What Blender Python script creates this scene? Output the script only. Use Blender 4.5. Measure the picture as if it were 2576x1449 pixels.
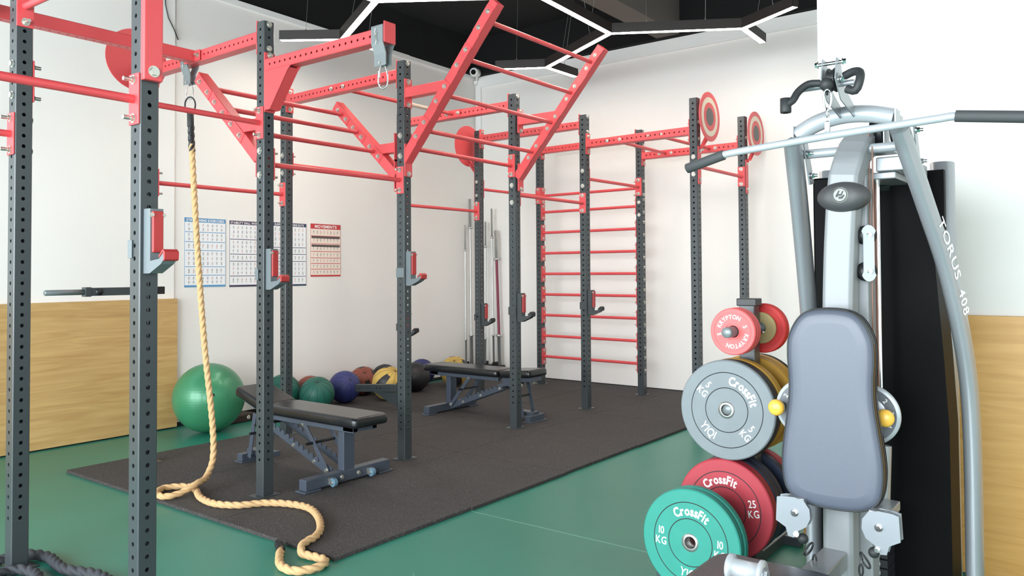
import bpy, math, random
from mathutils import Vector, Matrix
random.seed(7)
PI = math.pi
sc = bpy.context.scene
for o in list(bpy.data.objects): bpy.data.objects.remove(o, do_unlink=True)
col = sc.collection

# ------------------------------------------------------------------ camera, light, exposure
# X runs along the training rig toward the back wall, Y toward the poster wall, Z up; eye height 1.38 m
F_PX, CX, CY, PITCH, ROLL, YAW, EYE = 1972.96, 1329.04, 635.09, 0.0242, -0.0063, 0.6403, 1.3835
fw = Vector((math.cos(YAW)*math.cos(PITCH), math.sin(YAW)*math.cos(PITCH), math.sin(PITCH)))
rt = Vector((math.sin(YAW), -math.cos(YAW), 0)); up = rt.cross(fw)
r2 = rt*math.cos(ROLL)+up*math.sin(ROLL); u2 = -rt*math.sin(ROLL)+up*math.cos(ROLL)
cd = bpy.data.cameras.new('camera'); cam = bpy.data.objects.new('camera', cd); col.objects.link(cam)
m = Matrix((r2, u2, -fw)).transposed().to_4x4(); m.translation = Vector((0, 0, EYE)); cam.matrix_world = m
cd.sensor_width = 36; cd.lens = F_PX*36/2576; cd.shift_x = (1288-CX)/2576; cd.shift_y = (CY-724.5)/2576
cd.clip_start = .02
sc.camera = cam
w = bpy.data.worlds.new('sky'); sc.world = w; w.use_nodes = True
bg = w.node_tree.nodes['Background']; bg.inputs[0].default_value = (.80, .92, 1, 1); bg.inputs[1].default_value = 2.0
sc.view_settings.view_transform = 'Standard'; sc.view_settings.look = 'None'
sc.view_settings.exposure = 1.0; sc.view_settings.gamma = 1; sc.view_settings.use_curve_mapping = False

def area(name, loc, rot, sx, sy, power, colr):
    l = bpy.data.lights.new(name, 'AREA'); l.shape = 'RECTANGLE'; l.size = sx; l.size_y = sy
    l.energy = power; l.color = colr
    o = bpy.data.objects.new(name, l); col.objects.link(o); o.location = loc; o.rotation_euler = rot
    return o
# daylight coming in through the shop-front windows (wall at X = -3.6), and a weak fill lamp added before the solid side wall
area('daylight_front', (-3.45, 2.2, 2.0), (0, -PI/2, 0), 3.2, 8.2, 500, (.90, .97, 1))
area('side_fill', (.9, -2.45, 2.0), (PI/2, 0, 0), 7.0, 3.0, 14, (.95, .98, 1))

# ------------------------------------------------------------------ materials
MATS = {}
def mat(name, rgb, rough=.5, metal=0.0, emit=None, es=0, coat=0, bump=0, bscale=200, var=0, vscale=6, spec=.5, sheen=0):
    m = bpy.data.materials.new(name); m.use_nodes = True; nt = m.node_tree; b = nt.nodes['Principled BSDF']
    c = (*rgb, 1)
    b.inputs['Base Color'].default_value = c; b.inputs['Roughness'].default_value = rough; b.inputs['Metallic'].default_value = metal
    b.inputs['Coat Weight'].default_value = coat; b.inputs['Specular IOR Level'].default_value = spec
    if emit: b.inputs['Emission Color'].default_value = (*emit, 1); b.inputs['Emission Strength'].default_value = es
    tc = nt.nodes.new('ShaderNodeTexCoord')
    if var:
        n = nt.nodes.new('ShaderNodeTexNoise'); n.inputs['Scale'].default_value = vscale; n.inputs['Detail'].default_value = 4
        nt.links.new(tc.outputs['Object'], n.inputs['Vector'])
        mx = nt.nodes.new('ShaderNodeMix'); mx.data_type = 'RGBA'
        mx.inputs[6].default_value = tuple(max(0, v*(1-var)) for v in rgb)+(1,); mx.inputs[7].default_value = tuple(min(1, v*(1+var)) for v in rgb)+(1,)
        nt.links.new(n.outputs['Fac'], mx.inputs[0]); nt.links.new(mx.outputs[2], b.inputs['Base Color'])
    if bump:
        n2 = nt.nodes.new('ShaderNodeTexNoise'); n2.inputs['Scale'].default_value = bscale; n2.inputs['Detail'].default_value = 3
        nt.links.new(tc.outputs['Object'], n2.inputs['Vector'])
        bp = nt.nodes.new('ShaderNodeBump'); bp.inputs['Strength'].default_value = bump; bp.inputs['Distance'].default_value = .002
        nt.links.new(n2.outputs['Fac'], bp.inputs['Height']); nt.links.new(bp.outputs['Normal'], b.inputs['Normal'])
    MATS[name] = m; return m
def S(r, g, b):  # sRGB 0-255 -> linear
    f = lambda v: (v/255/12.92 if v <= 10 else ((v/255+.055)/1.055)**2.4)
    return (f(r), f(g), f(b))
post_m = mat('charcoal_powder_coat', S(58, 63, 66), .28, 0, bump=.15, bscale=600)
red_m = mat('red_powder_coat', S(212, 76, 80), .38, 0, var=.05, vscale=9)
dred_m = mat('dark_red_plastic', S(174, 50, 50), .4)
steel_m = mat('zinc_steel', S(205, 203, 196), .3, .85)
chrome_m = mat('chrome', S(225, 228, 230), .14, 1)
silver_m = mat('silver_paint', S(150, 154, 159), .33, .45, coat=.2)
lsilver_m = mat('light_silver', S(172, 177, 182), .32, .25)
colm = mat('column_silver_paint', S(136, 139, 142), .5, .1)
cam_m = mat('brushed_plate', S(130, 136, 142), .4, .2)
emb_m = mat('emblem_silver', S(150, 150, 147), .55)
hook_m = mat('daylit_grey_powder_coat', S(104, 112, 116), .32)  # hook grey raised to stand for daylight on the side plates
greysteel_m = mat('grey_hanger_steel', S(125, 132, 134), .4, .3)
black_m = mat('black_plastic', S(30, 31, 33), .45)
gloss_m = mat('black_gloss_panel', S(7, 7, 8), .5, spec=.06)
rubber_m = mat('black_rubber', S(38, 40, 42), .6)
vinyl_m = mat('black_vinyl', S(24, 25, 28), .24, bump=.12, bscale=500)
seatv_m = mat('window_glare_vinyl', S(80, 85, 98), .40, bump=.12, bscale=500)  # blue-grey stands for window glare on the dark backrest
wall_m = mat('white_wall_paint', S(236, 233, 229), .7, bump=.05, bscale=60)
wallb_m = mat('bright_white_wall_paint', S(216, 215, 211), .65, bump=.04, bscale=60)
trim_m = mat('white_trim', S(238, 238, 236), .45)
ceil_m = mat('black_ceiling_paint', S(4, 4, 5), .95)
duct_m = mat('dark_grey_beam_paint', S(98, 94, 88), .8)
house_m = mat('black_light_housing', S(42, 36, 34), .5)
led_m = mat('led_diffuser', (1, .97, .92), .5, emit=(1, .90, .80), es=24)
frame_m = mat('window_frame_grey', S(60, 62, 64), .4)
wire_m = mat('steel_wire', S(150, 150, 148), .4, .6)
white_m = mat('white_lettering', S(240, 240, 238), .5)
rope_m = mat('natural_manila', S(203, 166, 120), .85, bump=.5, bscale=260, var=.12, vscale=60)
brope_m = mat('black_battle_rope', S(52, 54, 60), .75, bump=.4, bscale=260)
yknob_m = mat('yellow_knob', S(228, 178, 72), .35)
foam_m = mat('grey_foam_grip', S(60, 62, 64), .7, bump=.2, bscale=400)

def wood(name, c1, c2, axis_scale):
    m = bpy.data.materials.new(name); m.use_nodes = True; nt = m.node_tree; b = nt.nodes['Principled BSDF']
    tc = nt.nodes.new('ShaderNodeTexCoord'); mp = nt.nodes.new('ShaderNodeMapping'); mp.inputs['Scale'].default_value = axis_scale
    n = nt.nodes.new('ShaderNodeTexNoise'); n.inputs['Scale'].default_value = 2.2; n.inputs['Detail'].default_value = 6; n.inputs['Distortion'].default_value = 1.2
    cr = nt.nodes.new('ShaderNodeValToRGB'); cr.color_ramp.elements[0].position = .3; cr.color_ramp.elements[0].color = (*c2, 1)
    cr.color_ramp.elements[1].position = .68; cr.color_ramp.elements[1].color = (*c1, 1)
    nt.links.new(tc.outputs['Object'], mp.inputs[0]); nt.links.new(mp.outputs[0], n.inputs['Vector'])
    nt.links.new(n.outputs['Fac'], cr.inputs[0]); nt.links.new(cr.outputs[0], b.inputs['Base Color'])
    b.inputs['Roughness'].default_value = .42; return m
wood_m = wood('birch_plywood', S(202, 166, 110), S(180, 141, 88), (.7, .7, 9))
wood2_m = wood('golden_plywood', S(208, 162, 92), S(188, 140, 70), (.7, .7, 9))

def floor_mat():
    m = bpy.data.materials.new('green_vinyl_floor'); m.use_nodes = True; nt = m.node_tree; b = nt.nodes['Principled BSDF']
    tc = nt.nodes.new('ShaderNodeTexCoord')
    n = nt.nodes.new('ShaderNodeTexNoise'); n.inputs['Scale'].default_value = 1.3; n.inputs['Detail'].default_value = 5
    nt.links.new(tc.outputs['Object'], n.inputs['Vector'])
    mx = nt.nodes.new('ShaderNodeMix'); mx.data_type = 'RGBA'
    mx.inputs[6].default_value = (*S(36, 116, 99), 1); mx.inputs[7].default_value = (*S(48, 130, 111), 1)
    nt.links.new(n.outputs['Fac'], mx.inputs[0])
    nt.links.new(mx.outputs[2], b.inputs['Base Color'])
    b.inputs['Roughness'].default_value = .36
    n2 = nt.nodes.new('ShaderNodeTexNoise'); n2.inputs['Scale'].default_value = 90; nt.links.new(tc.outputs['Object'], n2.inputs['Vector'])
    bp = nt.nodes.new('ShaderNodeBump'); bp.inputs['Strength'].default_value = .06; bp.inputs['Distance'].default_value = .002
    nt.links.new(n2.outputs['Fac'], bp.inputs['Height']); nt.links.new(bp.outputs['Normal'], b.inputs['Normal'])
    return m
floor_m = floor_mat()
def speckle(name, base, spec, amt, rough=.85):
    m = bpy.data.materials.new(name); m.use_nodes = True; nt = m.node_tree; b = nt.nodes['Principled BSDF']
    tc = nt.nodes.new('ShaderNodeTexCoord')
    n = nt.nodes.new('ShaderNodeTexNoise'); n.inputs['Scale'].default_value = 160; n.inputs['Detail'].default_value = 2
    n3 = nt.nodes.new('ShaderNodeTexNoise'); n3.inputs['Scale'].default_value = 3.5; n3.inputs['Detail'].default_value = 5
    cr = nt.nodes.new('ShaderNodeValToRGB'); cr.color_ramp.elements[0].position = .56; cr.color_ramp.elements[0].color = (0, 0, 0, 1)
    cr.color_ramp.elements[1].position = .74; cr.color_ramp.elements[1].color = (amt, amt, amt, 1)
    mx = nt.nodes.new('ShaderNodeMix'); mx.data_type = 'RGBA'; mx.inputs[7].default_value = (*spec, 1)
    m2 = nt.nodes.new('ShaderNodeMix'); m2.data_type = 'RGBA'
    m2.inputs[6].default_value = tuple(v*.82 for v in base)+(1,); m2.inputs[7].default_value = tuple(v*1.2 for v in base)+(1,)
    for q in (n, n3): nt.links.new(tc.outputs['Object'], q.inputs['Vector'])
    nt.links.new(n3.outputs['Fac'], m2.inputs[0]); nt.links.new(m2.outputs[2], mx.inputs[6])
    nt.links.new(n.outputs['Fac'], cr.inputs[0]); nt.links.new(cr.outputs[0], mx.inputs[0]); nt.links.new(mx.outputs[2], b.inputs['Base Color'])
    b.inputs['Roughness'].default_value = rough
    bp = nt.nodes.new('ShaderNodeBump'); bp.inputs['Strength'].default_value = .35; bp.inputs['Distance'].default_value = .003
    nt.links.new(n.outputs['Fac'], bp.inputs['Height']); nt.links.new(bp.outputs['Normal'], b.inputs['Normal'])
    return m
mat_m = speckle('black_rubber_crumb', S(54, 50, 49), S(150, 145, 144), .5)

# ------------------------------------------------------------------ mesh builder
class MB:
    def __init__(s): s.v = []; s.f = []; s.mi = []; s.sm = []; s.cur = 0
    def add(s, vs, fs, smooth=False):
        b = len(s.v); s.v += [Vector(v) for v in vs]
        for f in fs: s.f.append([b+i for i in f]); s.mi.append(s.cur); s.sm.append(smooth)
        return s
    def xf(s, M, start=0):
        for i in range(start, len(s.v)): s.v[i] = M @ s.v[i]
        return s
    def box(s, c, d, R=None):
        c = Vector(c); h = Vector(d)/2
        vs = [Vector((x*h.x, y*h.y, z*h.z)) for x in (-1, 1) for y in (-1, 1) for z in (-1, 1)]
        if R is not None: vs = [R @ v for v in vs]
        return s.add([c+v for v in vs], [(0, 1, 3, 2), (4, 6, 7, 5), (0, 4, 5, 1), (2, 3, 7, 6), (0, 2, 6, 4), (1, 5, 7, 3)])
    def bx(s, x0, x1, y0, y1, z0, z1): return s.box(((x0+x1)/2, (y0+y1)/2, (z0+z1)/2), (abs(x1-x0), abs(y1-y0), abs(z1-z0)))
    def cyl(s, a, b, r, n=16, rb=None, caps=True, smooth=True):
        a = Vector(a); b = Vector(b); d = (b-a).normalized(); q = d.to_track_quat('Z', 'Y'); rb = r if rb is None else rb
        A = []; B = []
        for i in range(n):
            t = 2*PI*i/n; e = q @ Vector((math.cos(t), math.sin(t), 0)); A.append(a+e*r); B.append(b+e*rb)
        s.add(A+B, [(i, (i+1) % n, n+(i+1) % n, n+i) for i in range(n)], smooth)
        if caps: s.add(A, [list(range(n))[::-1]]); s.add(B, [list(range(n))])
        return s
    def lathe(s, prof, o, d, n=32, smooth=True):
        # prof: (r, h) list; axis from o along d
        o = Vector(o); q = Vector(d).normalized().to_track_quat('Z', 'Y'); vs = []; m_ = len(prof)
        for i in range(n):
            t = 2*PI*i/n
            for r, h in prof: vs.append(o+q @ Vector((r*math.cos(t), r*math.sin(t), h)))
        fs = [(i*m_+k, ((i+1) % n)*m_+k, ((i+1) % n)*m_+k+1, i*m_+k+1) for i in range(n) for k in range(m_-1)]
        return s.add(vs, fs, smooth)
    def tube(s, pts, r, n=12, closed=False, caps=True, prof=None, twist=0.0, upv=None):
        pts = [Vector(p) for p in pts]; N = len(pts); T = []
        for i in range(N):
            if closed: t = pts[(i+1) % N]-pts[i-1]
            else: t = pts[min(i+1, N-1)]-pts[max(i-1, 0)]
            T.append(t.normalized())
        u = Vector(upv) if upv is not None else (Vector((0, 0, 1)) if abs(T[0].z) < .9 else Vector((1, 0, 0)))
        u = (u-T[0]*u.dot(T[0])).normalized(); vs = []; ang = 0
        for i in range(N):
            u = (u-T[i]*u.dot(T[i])).normalized(); v = T[i].cross(u)
            if i: ang += twist*(pts[i]-pts[i-1]).length
            if prof is None:
                rr = r[i] if isinstance(r, (list, tuple)) else r
                for k in range(n):
                    a = 2*PI*k/n; vs.append(pts[i]+(u*math.cos(a)+v*math.sin(a))*rr)
            else:
                for (px, py) in prof:
                    c_, s_ = math.cos(ang), math.sin(ang); vs.append(pts[i]+u*(px*c_-py*s_)+v*(px*s_+py*c_))
        if prof is not None: n = len(prof)
        M_ = N if closed else N-1
        fs = [(i*n+k, i*n+(k+1) % n, ((i+1) % N)*n+(k+1) % n, ((i+1) % N)*n+k) for i in range(M_) for k in range(n)]
        s.add(vs, fs, prof is None or n > 8)
        if caps and not closed: s.add(vs[:n], [list(range(n))[::-1]]); s.add(vs[-n:], [list(range(n))])
        return s
    def prism(s, poly, o, ax, ay, az, t):
        # polygon in (ax, ay) coordinates about o, extruded by t along az (centred)
        o = Vector(o); ax = Vector(ax); ay = Vector(ay); az = Vector(az); n = len(poly)
        A = [o+ax*x+ay*y-az*t/2 for x, y in poly]; B = [o+ax*x+ay*y+az*t/2 for x, y in poly]
        s.add(A+B, [(i, (i+1) % n, n+(i+1) % n, n+i) for i in range(n)]); s.add(A, [list(range(n))[::-1]]); s.add(B, [list(range(n))])
        return s
    def bolt(s, p, d, r=.014, thread=.0, n=6):
        p = Vector(p); d = Vector(d).normalized()
        s.cyl(p, p+d*.003, r*1.35, 14); s.cyl(p+d*.003, p+d*.012, r, n, smooth=False)
        if thread: s.cyl(p+d*.012, p+d*(.012+thread), r*.62, 10)
        return s

def wloc(p):
    v = Vector((0, 0, 0))
    while p is not None: v += p.location; p = p.parent
    return v
def obj(name, mb, mt, parent=None, bevel=0, seg=2, loc=None, subd=0):
    org = wloc(parent) if parent is not None else Vector((0, 0, 0))
    l = Vector(loc) if loc is not None else org
    me = bpy.data.meshes.new(name); me.from_pydata([v-l for v in mb.v], [], mb.f)
    for mm in (mt if isinstance(mt, (list, tuple)) else [mt]): me.materials.append(mm)
    me.polygons.foreach_set('material_index', mb.mi); me.polygons.foreach_set('use_smooth', mb.sm); me.update()
    o = bpy.data.objects.new(name, me); col.objects.link(o)
    if parent is not None: o.parent = parent; o.location = l-org
    else: o.location = l
    if bevel:
        b = o.modifiers.new('bevel', 'BEVEL'); b.width = bevel; b.segments = seg; b.limit_method = 'ANGLE'; b.angle_limit = math.radians(40); b.harden_normals = False
    return o
def tag(o, label=None, cat=None, group=None, kind=None):
    for k, v in (('label', label), ('category', cat), ('group', group), ('kind', kind)):
        if v: o[k] = v
    return o
def thing(name, label, cat, loc=(0, 0, 0), group=None):
    o = bpy.data.objects.new(name, None); col.objects.link(o); o.location = loc; o.empty_display_size = .1
    return tag(o, label, cat, group)
def dup(o, parent=None):
    c = o.copy(); col.objects.link(c)
    if parent is not None: c.parent = parent
    for ch in [q for q in o.children]: dup(ch, c)
    return c
def struct(name, mb, mt, bevel=0): return tag(obj(name, mb, mt, bevel=bevel), kind='structure')

# glyph meshes from the built-in font
_gl = {}
def glyph(ch, bold=0):
    k = (ch, bold)
    if k not in _gl:
        c = bpy.data.curves.new('g', 'FONT'); c.body = ch; c.size = 1; c.offset = bold; c.resolution_u = 3; c.fill_mode = 'FRONT'
        o = bpy.data.objects.new('g', c); col.objects.link(o)
        bpy.context.view_layer.update()
        dg = bpy.context.evaluated_depsgraph_get(); me = o.evaluated_get(dg).to_mesh()
        vs = [v.co.copy() for v in me.vertices]; fs = [list(p.vertices) for p in me.polygons]
        xs = [v.x for v in vs] or [0, .3]
        _gl[k] = (vs, fs, min(xs), max(xs)); o.evaluated_get(dg).to_mesh_clear()
        bpy.data.objects.remove(o, do_unlink=True); bpy.data.curves.remove(c)
    return _gl[k]
def text_line(mb, s, o, ax, ay, az, size, bold=.0, wid=1.0, centre=True, gap=.09, lift=.0008):
    o = Vector(o); ax = Vector(ax); ay = Vector(ay); az = Vector(az); x = 0; L = []
    for ch in s:
        if ch == ' ': x += .35; continue
        vs, fs, a, b = glyph(ch, bold); L.append((vs, fs, x-a)); x += b-a+gap
    tot = x-gap
    for vs, fs, dx in L: mb.add([o+ax*((v.x+dx-(tot/2 if centre else 0))*size*wid)+ay*(v.y*size)+az*lift for v in vs], fs)
    return tot*size*wid
def text_arc(mb, s, o, ax, ay, az, R, ang, size, bold=.0, wid=1.0, flip=False, gap=.09, lift=.0012):
    o = Vector(o); ax = Vector(ax); ay = Vector(ay); az = Vector(az); L = []; x = 0
    for ch in s:
        if ch == ' ': x += .35; continue
        vs, fs, a, b = glyph(ch, bold); L.append((vs, fs, (a+b)/2, x+(b-a)/2)); x += b-a+gap
    tot = x-gap
    for vs, fs, mid, xc in L:
        d = (xc-tot/2)*size*wid/R
        t = ang+d if flip else ang-d
        rad = ax*math.cos(t)+ay*math.sin(t); tan = (ax*-math.sin(t)+ay*math.cos(t))
        ex, ey = (tan, -rad) if flip else (-tan, rad)
        base = o+rad*R
        mb.add([base+ex*((v.x-mid)*size*wid)+ey*(v.y*size-(size*.35))+az*lift for v in vs], fs)

# ------------------------------------------------------------------ room
WT = 4.05; CH = 4.55
struct('floor', MB().bx(-3.6, 8.5, -2.6, 7.3, -.1, 0), floor_m)
b = MB(); b.prism([(-3.6, 6.80), (3.77, 6.80), (3.77, 6.815), (8.18, 6.98), (8.4, 6.98), (8.4, 7.3), (-3.6, 7.3)], (0, 0, WT/2), (1, 0, 0), (0, 1, 0), (0, 0, 1), WT)
struct('wall_left', b, wall_m)
struct('wall_back', MB().bx(8.18, 8.4, 1.3, 6.98, 0, WT), wall_m)
struct('wall_right', MB().bx(4.08, 8.18, -2.6, 1.188, 0, CH), wallb_m)
b = MB(); b.bx(-3.6, 8.4, 6.78, 7.3, WT, CH); b.bx(8.1, 8.4, 1.24, 6.9, WT+.001, CH)
b.v = [v if v.y > 7 or abs(v.y-6.78) > .01 else Vector((v.x, 6.9 if v.x > 3 else 6.9, v.z)) for v in b.v]
struct('wall_upper', b, ceil_m)
struct('ceiling', MB().bx(-3.6, 8.4, -2.6, 7.3, CH, CH+.1), ceil_m)
# ledge and trims on the back wall and over the poster wall
struct('trim_1', MB().bx(8.155, 8.18, 1.28, 6.93, 3.90, 4.045), trim_m, .003)
struct('trim_2', MB().bx(8.155, 8.18, 6.87, 6.95, .02, 3.90), trim_m, .003)
b = MB(); b.prism([(3.77, 6.795), (8.15, 6.945), (8.15, 6.99), (3.77, 6.83)], (0, 0, 4.03), (1, 0, 0), (0, 1, 0), (0, 0, 1), .05)
struct('trim_3', b, trim_m, .003)
b = MB(); b.bx(-3.5, 3.77, 6.785, 6.80, 0, .03)
b.prism([(3.78, 6.806), (8.15, 6.968), (8.15, 6.98), (3.78, 6.818)], (0, 0, .02), (1, 0, 0), (0, 1, 0), (0, 0, 1), .04)
struct('baseboard_left', b, black_m)
struct('baseboard_back', MB().bx(8.165, 8.18, 1.3, 6.85, 0, .028), rubber_m)
# dark beam under the ceiling
struct('ceiling_beam', MB().bx(-3.6, 8.1, 3.88, 4.17, 4.06, CH), duct_m)
# window walls behind the viewer: solid sill and head with mullions, open glazing to the sky
def winwall(name, ax, c, a0, a1, n, wn):
    b = MB(); R = (lambda u0, u1, z0, z1: b.bx(c-.1, c+.1, u0, u1, z0, z1)) if ax == 'x' else (lambda u0, u1, z0, z1: b.bx(u0, u1, c-.1, c+.1, z0, z1))
    R(a0, a1, 0, .25); R(a0, a1, 3.7, CH); R(a0, a0+.3, .25, 3.7); R(a1-.3, a1, .25, 3.7)
    struct(name, b, wallb_m)
    for i in range(n):
        u0 = a0+.3+(a1-a0-.6)*i/n; u1 = a0+.3+(a1-a0-.6)*(i+1)/n; f = MB()
        def Q(p, q, z0, z1):
            if ax == 'x': f.bx(c-.05, c+.05, p, q, z0, z1)
            else: f.bx(p, q, c-.05, c+.05, z0, z1)
        Q(u0, u0+.05, .25, 3.7); Q(u1-.05, u1, .25, 3.7); Q(u0, u1, .25, .31); Q(u0, u1, 3.64, 3.7); Q(u0, u1, 2.6, 2.66)
        struct('window_%d' % (wn+i), f, frame_m)
winwall('wall_front', 'x', -3.6, -2.6, 7.3, 5, 1)
struct('wall_side', MB().bx(-3.6, 4.08, -2.8, -2.6, 0, CH), wall_m)

# floor seam lines in the vinyl
b = MB(); b.bx(3.46, 3.464, -2, 3.0, .0002, .0008); b.bx(1.46, 1.464, -2, 6.7, .0002, .0008)
struct('trim_4', b, mat('floor_weld_line', S(120, 165, 145), .5))

# plywood boards on the walls
b = MB(); b.bx(-2.6, 3.785, 6.765, 6.795, .012, 1.16)
tag(obj('plywood_panel', b, wood_m, bevel=.002), 'pale plywood panel covering the lower left wall beside the green ball', 'panel')
b = MB(); b.bx(4.045, 4.078, -2.4, 1.283, .012, 1.172)
tag(obj('plywood_panel', b, wood2_m, bevel=.002), 'golden plywood panel on the lower right wall behind the multi-gym', 'panel')
# loose cable at the top of the wall step
b = MB(); b.tube([(3.66, 6.79, 4.02), (3.67, 6.785, 3.80), (3.70, 6.79, 3.69), (3.75, 6.785, 3.60), (3.80, 6.805, 3.52)], .005, 6)
tag(obj('loose_cable', b, black_m), 'short loose black cable hanging from the top of the left wall', 'cable')
# security camera in the corner
t = thing('security_camera', 'small white security camera in the far top corner', 'camera', (8.02, 6.85, 4.05))
b = MB(); b.cyl((8.14, 6.93, 3.98), (8.09, 6.88, 4.04), .012); b.box((8.15, 6.94, 3.97), (.05, .05, .05)); obj('bracket', b, white_m, t, .003)
b = MB(); b.lathe([(0, 0), (.055, 0), (.06, .02), (.06, .13), (.04, .15), (0, .15)], (7.95, 6.82, 4.06), (1, .35, .15), 24); obj('housing', b, white_m, t)
b = MB(); b.cyl((7.955, 6.823, 4.06), (7.943, 6.818, 4.058), .034, 20); obj('lens', b, gloss_m, t)

# rubber tiles
xs = [2.48, 3.47, 4.46, 5.45, 6.44, 7.43, 8.16]; ys = [3.01, 4.0, 4.95, 5.88, 6.76]
rown = ['nearest row, along the green floor', 'middle row under the rig', 'third row, nearer the poster wall', 'row under the medicine balls']
coln = ['first from the rope end', 'second from the rope end', 'third from the rope end', 'fourth from the rope end', 'fifth from the rope end', 'last, against the back wall']
for i in range(6):
    for j in range(4 if i >= 2 else 3):
        dx = random.uniform(-.002, .002); dy = (-.008 if i % 2 else .0) if j == 0 else 0
        b = MB(); b.bx(xs[i]+.0015, xs[i+1]-.0015, ys[j]+.0015+dy, ys[j+1]-.0015, .0, .02)
        tag(obj('rubber_floor_tile', b, mat_m, bevel=.002, seg=1, loc=(xs[i], ys[j], 0)), 'black rubber floor tile, %s, %s' % (rown[j], coln[i]), 'floor mat', 'black rubber floor tiles')

# ------------------------------------------------------------------ perforated tube
def perf_tube(L, wx, wy, holes, hr=.009, facesides=(0, 1, 2, 3), c=.004):
    """square tube along Z from 0 to L; hole centres at the heights in `holes`"""
    mb = MB(); hs = sorted(holes)
    for k in range(4):
        wv = wx if k % 2 == 0 else wy; dist = (wy if k % 2 == 0 else wx)/2
        R = Matrix.Rotation(k*PI/2, 3, 'Z'); hw = wv/2-c
        P = lambda x, z, d=0: R @ Vector((x, -dist+d, z))
        def quad(z0, z1):
            if z1-z0 > 1e-4: mb.add([P(-hw, z0), P(hw, z0), P(hw, z1), P(-hw, z1)], [(0, 1, 2, 3)])
        z = 0
        if k in facesides:
            for h in hs:
                quad(z, h-.02); z = h+.02
                out = []; cor = [(-hw, -.02), (hw, -.02), (hw, .02), (-hw, .02)]
                for q in range(4):
                    a = Vector(cor[q]); b_ = Vector(cor[(q+1) % 4])
                    for t_ in (0, 1/3, 2/3): out.append(a.lerp(b_, t_))
                ring = [(hr*math.cos(-3*PI/4+2*PI*q/12), hr*math.sin(-3*PI/4+2*PI*q/12)) for q in range(12)]
                vs = [P(x, h+y) for x, y in out]+[P(x, h+y) for x, y in ring]+[P(x, h+y, .005) for x, y in ring]
                fs = [(q, (q+1) % 12, 12+(q+1) % 12, 12+q) for q in range(12)]+[(12+q, 12+(q+1) % 12, 24+(q+1) % 12, 24+q) for q in range(12)]
                mb.add(vs, fs)
        quad(z, L)
        # corner strip to the next face
        R2 = Matrix.Rotation((k+1)*PI/2, 3, 'Z'); w2 = wy if k % 2 == 0 else wx; d2 = (wx if k % 2 == 0 else wy)/2
        a0 = P(hw, 0); a1 = P(hw, L); c0 = R2 @ Vector((-(w2/2-c), -d2, 0)); c1 = R2 @ Vector((-(w2/2-c), -d2, L))
        mb.add([a0, c0, c1, a1], [(0, 1, 2, 3)], False)
    e = [Vector((x*(wx/2-(c if i_ else 0)), y*(wy/2-(0 if i_ else c)), 0)) for x, y, i_ in ((-1, -1, 1), (1, -1, 1), (1, -1, 0), (1, 1, 0), (1, 1, 1), (-1, 1, 1), (-1, 1, 0), (-1, -1, 0))]
    mb.add([v+Vector((0, 0, L-.002)) for v in e], [list(range(8))]); mb.add([v.copy() for v in e], [list(range(8))[::-1]])
    return mb

# ------------------------------------------------------------------ training rig
H = 2.943; PW = .075
rig = thing('training_rig', 'large charcoal steel training rig with red crossbeams, pull-up bars and ladders on black rubber flooring', 'training rig', (4.6, 4.3, 0))
POST = dict(A=(1.545, 4.17), B=(1.565, 3.045), C=(2.918, 4.205), D=(4.12, 5.635), E=(4.087, 4.185), G=(5.452, 4.21), F=(6.63, 5.615),
            I=(6.612, 4.218), K=(6.585, 3.015), H=(7.748, 5.588), J=(7.705, 4.185), L=(7.69, 3.0),
            R=(2.93, 5.61), S=(5.45, 5.61), Q=(1.55, 5.60), M=(.20, 3.03), N=(.20, 4.17), T=(.20, 5.60))
FLOORP = 'ABQMNT'
hz = [H-.05-.05*i for i in range(54)]
ups = {}
mesh_f = None; mesh_m = None
for n, (x, y) in POST.items():
    onf = n in FLOORP; z0 = 0 if onf else .02
    key = mesh_f if onf else mesh_m
    if key is None:
        mb = perf_tube(H-z0, PW, PW, [h-z0 for h in hz])
        o = obj('upright', mb, post_m); col.objects.unlink(o); key = o.data; bpy.data.objects.remove(o)
        if onf: mesh_f = key
        else: mesh_m = key
    o = bpy.data.objects.new('upright', key); col.objects.link(o); o.parent = rig; o.location = Vector((x, y, z0))-rig.location
    ups[n] = o
    b = MB(); b.bx(x-.075, x+.075, y-.06, y+.06, z0, z0+.005); obj('base_plate', b, post_m, o, .001, 1)
XU, YU, ZU = Vector((1, 0, 0)), Vector((0, 1, 0)), Vector((0, 0, 1))

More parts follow.
